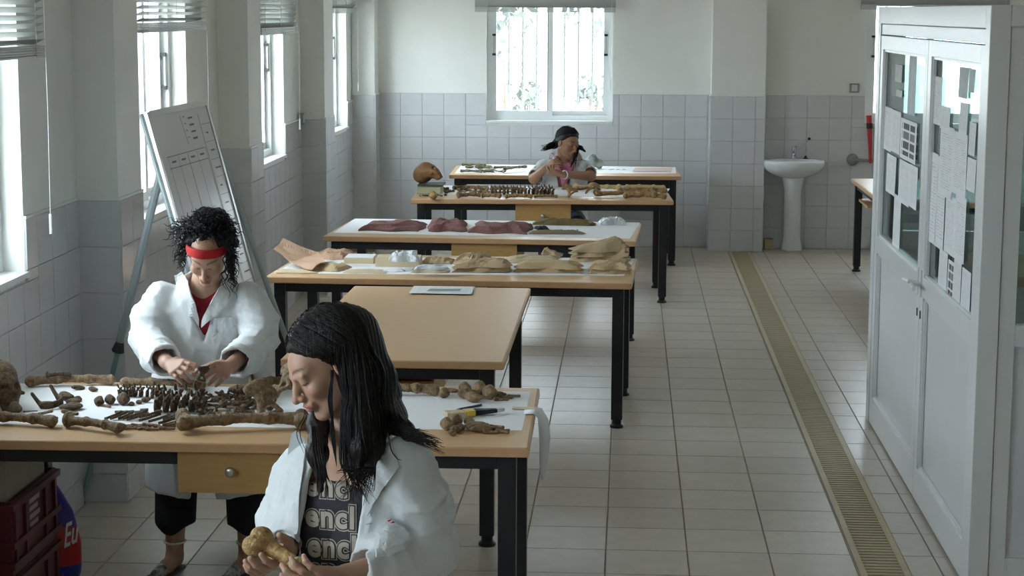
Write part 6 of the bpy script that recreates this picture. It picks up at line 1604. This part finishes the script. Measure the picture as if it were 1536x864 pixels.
# ================================================================== woman sitting at the far bones
def build_w3():
    Y0 = 14.98; N = aty(846, 240, Y0); Rt = frame(.12, .10); Rh = frame(.72, .22, .10); Hc = aty(852, 214, Y0-.06)
    root = person((N[0], Y0+.05, 0), 'dark haired woman in short sleeved white coat and pink scarf seated at the bones')
    zs = [0, -.03, -.08, -.13, -.22, -.36, -.50]
    tor = torso_fn(N, Rt, zs, [.05, .085, .150, .158, .145, .125, .16], [.048, .058, .072, .088, .098, .088, .11], z0=-.54)
    SL = N+V3(.165, .0, -.06); SR = N+V3(-.165, .02, -.06)
    ER = aty(801, 268, 14.86); WR = aty(820, 250, 14.70); EL = aty(886, 264, 14.90); WL = aty(846, 262, 14.66)
    hr = hand(WR, aty(834, 243, 14.62)-WR, V3(.7, -.3, .2), -1, [.5, .6, .7, .8]); hl = hand(WL, aty(828, 258, 14.62)-WL, V3(-.2, .5, .8), 1, [.6, .6, .7, .7])
    hip = N-Rt[:, 2]*.50; HL, HR = hip+V3(.09, -.02, 0), hip+V3(-.09, -.02, 0); KL = V3(N[0]+.12, 14.58, .50); KR = V3(N[0]-.10, 14.56, .50)
    AL = V3(N[0]+.02, 14.80, .09); AR = V3(N[0]-.14, 14.78, .09); fd = V3(.05, -1, 0)
    legs = lambda p: np.minimum(chain(p, [HL, KL, AL], [.08, .06, .04], .03), chain(p, [HR, KR, AR], [.08, .06, .04], .03))
    feet = lambda p: np.minimum(chain(p, [AL-V3(0, 0, .04), AL+fd*.16-V3(0, 0, .06)], [.036, .025], .02), chain(p, [AR-V3(0, 0, .04), AR+fd*.16-V3(0, 0, .06)], [.036, .025], .02))
    headg = Bound(lambda p: head_local((p-Hc)@Rh), Hc, .165); neck = limb([Hc+Rh@V3(0, -.03, -.07), N-Rt[:, 2]*.02], [.048, .056])
    arms = lambda p: np.minimum(chain(p, [SL, EL, WL], [.048, .040, .026], .02), chain(p, [SR, ER, WR], [.048, .040, .026], .02))
    def body(p):
        d = tor(p)+.01; d = smin(d, neck(p), .03); d = smin(d, headg(p), .012); d = smin(d, arms(p), .03); d = smin(d, hl(p), .008); d = smin(d, hr(p), .008); d = smin(d, legs(p), .03); return smin(d, feet(p), .02)
    skin = (.36, .19, .11)
    def tint(p):
        q = (p-Hc)@Rh; c = np.tile(np.array(skin), (len(p), 1)); m = (np.abs(q).max(1) < .14) & (q[:, 2] > -.115); c[m] = head_tint(q[m], skin, (.32, .12, .10)); return c
    mobj('body', sdf_mesh('body', body, (N[0]-.36, 14.3, -.01), (N[0]+.36, 15.2, 1.32), .0065, tint), SKIN, root)
    PK = mat('pink_scarf', (.55, .20, .30), .85, noise=.15, nscale=30)
    def top(p): q = (p-N)@Rt; return smax(smax(tor(p)-.004+.006*waves(p, 5, 60), q[:, 2]+.02-.8*np.abs(q[:, 0]), .01), -.45-q[:, 2], .01)
    t = mobj('top', sdf_mesh('top', top, N+V3(-.3, -.3, -.5), N+V3(.3, .3, .06), .009), PK, root)
    child_world(MB().tube(spline([N+Rt@V3(.07, .05, .035), N+Rt@V3(.05, .105, -.06), N+Rt@V3(.0, .13, -.16), N+Rt@V3(-.02, .135, -.20)], 5), [.020]*15+[.012], 8).build('scarf', PK, smooth=True), root)
    child_world(MB().tube(spline([N+Rt@V3(-.07, .05, .035), N+Rt@V3(-.05, .105, -.06), N+Rt@V3(.0, .13, -.14), N+Rt@V3(.02, .14, -.18)], 5), [.020]*15+[.012], 8).build('scarf', PK, smooth=True), root)
    JE = mat('blue_jeans', (.045, .065, .11), .9)
    def trou(p): return smax(smin(np.minimum(chain(p, [HL, KL, AL], [.098, .075, .062], .04), chain(p, [HR, KR, AR], [.098, .075, .062], .04)), ell(p, hip, (.17, .13, .10)), .04), .07-p[:, 2], .005)
    mobj('jeans', sdf_mesh('jeans', trou, (N[0]-.36, 14.4, .05), (N[0]+.36, 15.25, .85), .012), JE, root)
    mobj('shoes', sdf_mesh('shoes', lambda p: smax(feet(p)-.006, p[:, 2]-.08, .005), (N[0]-.4, 14.5, -.01), (N[0]+.3, 15.0, .11), .01), SHOE, root)
    ctor = torso_fn(N, Rt, [.02, -.03, -.075, -.13, -.22, -.36, -.50, -.60], [.075, .11, .165, .178, .178, .175, .20, .24], [.07, .08, .095, .112, .122, .125, .15, .17], z0=-.62, z1=.02)
    def coat(p, cutit=True):
        q = (p-N)@Rt; d = smin(ctor(p), tor(p)-.02, .02)-.010*ridge(p*np.array([1, 1, .3]), 71, 40)
        mL = SL+(EL-SL)*.72; mR = SR+(ER-SR)*.78; cl = nrm(EL-SL); cr = nrm(ER-SR)
        sl = smax(chain(p, [SL, mL], [.062, .066], .03), (p-mL)@cl-.01, .006); sr = smax(chain(p, [SR, mR], [.062, .066], .03), (p-mR)@cr-.01, .006); sl = smax(sl, -cap(p, mL-cl*.04, mL+cl*.1, .055, .06), .005); sr = smax(sr, -cap(p, mR-cr*.04, mR+cr*.1, .055, .06), .005)
        d = smin(d, sl-.012*ridge(p, 81, 30), .03); d = smin(d, sr-.012*ridge(p, 82, 30), .03)
        if not cutit: return d
        hw = np.interp(-q[:, 2], [-.04, .0, .10, .24, .40, .6], [.07, .064, .055, .035, .03, .08]); d = smax(d, -np.maximum(np.abs(q[:, 0]-.01)-hw, -q[:, 1]), .008)
        d = smax(d, -(tor(p)-.008), .006); nk = cap(p, N, N+Rt[:, 2]*.12+Rt[:, 1]*.04, .064, .085); return smax(d, -nk, .01)
    mobj('coat', sdf_mesh('coat', coat, (N[0]-.36, 14.6, .38), (N[0]+.36, 15.3, 1.16), .0085), COAT, root)
    coatu = lambda p: coat(p, False)
    lap = dict(d0=13.8, d1=15.6, off=.004, m=COAT, parent=root, step=3, thick=.005)
    drape('lapel', coatu, [(836, 224), (826, 232), (824, 240), (832, 243), (837, 252), (838, 240)], **lap); drape('lapel', coatu, [(862, 226), (872, 233), (875, 241), (865, 244), (858, 254), (858, 240)], **lap)
    def hair(p):
        q = (p-Hc)@Rh; d = ell(q, (0, -.022, .036), (.083, .103, .093)); d = smax(d, q[:, 1]-.056-1.1*(q[:, 2]-.060), .008); d = smax(d, -(q[:, 2]+.05), .02); d = smax(d, -ell(q, (0, .11, -.035), (.08, .09, .10)), .006)
        d = smin(d, chain(p, [Hc+Rh@V3(0, -.10, .02), aty(832, 218, Y0+.05), aty(818, 223, Y0-.02)], [.040, .026, .006], .02), .02)
        d = smin(d, chain(p, [Hc+Rh@V3(-.06, -.05, -.03), aty(872, 222, Y0-.05), aty(878, 228, Y0-.12)], [.028, .014, .004], .02), .015)
        d = smin(d, chain(p, [aty(866, 226, Y0-.12), aty(860, 240, Y0-.16), aty(856, 251, Y0-.17)], [.012, .010, .005], .01), .01); d = smax(d, -ell(q, (.078, .0, -.012), (.03, .02, .03)), .006)
        return d+.005*waves(p, 91, 110, 5)
    mobj('hair', sdf_mesh('hair', hair, Hc+V3(-.28, -.25, -.26), Hc+V3(.22, .25, .18), .0065), HAIRB, root)
    rn = random.Random(3); st = [Hc+Rh@np.array([rn.choice((-1, 1))*rn.uniform(.003, .08), rn.uniform(-.08, .085), .125]) for _ in range(160)]
    C = surf_strands(hair, st, lambda P: np.sign((P-Hc)@Rh[:, 0])[:, None]*Rh[:, 0][None]*.6-Rh[:, 1][None]*.9-Rh[:, 2][None]*.5, 16, .014, .003, rn)
    for k in range(40): C.append(spline([aty(836+rn.uniform(-4, 4), 212+rn.uniform(-4, 6), Y0+.06), aty(826+rn.uniform(-4, 4), 219+rn.uniform(-4, 4), Y0), aty(815+rn.uniform(-5, 6), 222+rn.uniform(-4, 5), Y0-.04)], 6))
    for k in range(24): C.append(spline([aty(868+rn.uniform(-2, 2), 222, Y0-.10), aty(863+rn.uniform(-3, 3), 234, Y0-.15), aty(858+rn.uniform(-4, 6), 246+rn.uniform(-4, 7), Y0-.17)], 6))
    strands('hair_strands', HAIRB, C, root, .003, 4)
    a = WL-nrm(WL-EL)*.01; d = nrm(WL-EL); u = nrm(np.cross(d, V3(0, 0, 1))); v = np.cross(d, u)
    child_world(MB().tube([a+(u*math.cos(t)+v*math.sin(t))*.031 for t in np.linspace(0, 6.28, 17)], .007, 6, cap=False).build('wristwatch', STEEL, smooth=True), root)
    # stool
    st = empty('work_stool', (N[0], Y0+.1, 0)); tag(st, 'round stool under the pink scarf woman', 'stool')
    zt = float(hip[2])-.106; child_world(MB().lathe((N[0], Y0+.10, zt-.035), [(.16, 0), (.17, .01), (.17, .025), (.15, .034)], 20).build('seat', GB), st)
    for k in range(4):
        t = .785+k*1.57; child_world(MB().tube([(N[0]+.12*math.cos(t), Y0+.1+.12*math.sin(t), zt-.034), (N[0]+.19*math.cos(t), Y0+.1+.19*math.sin(t), 0)], .012, 8).build('leg', BLACK), st)
    return root
W3 = build_w3()
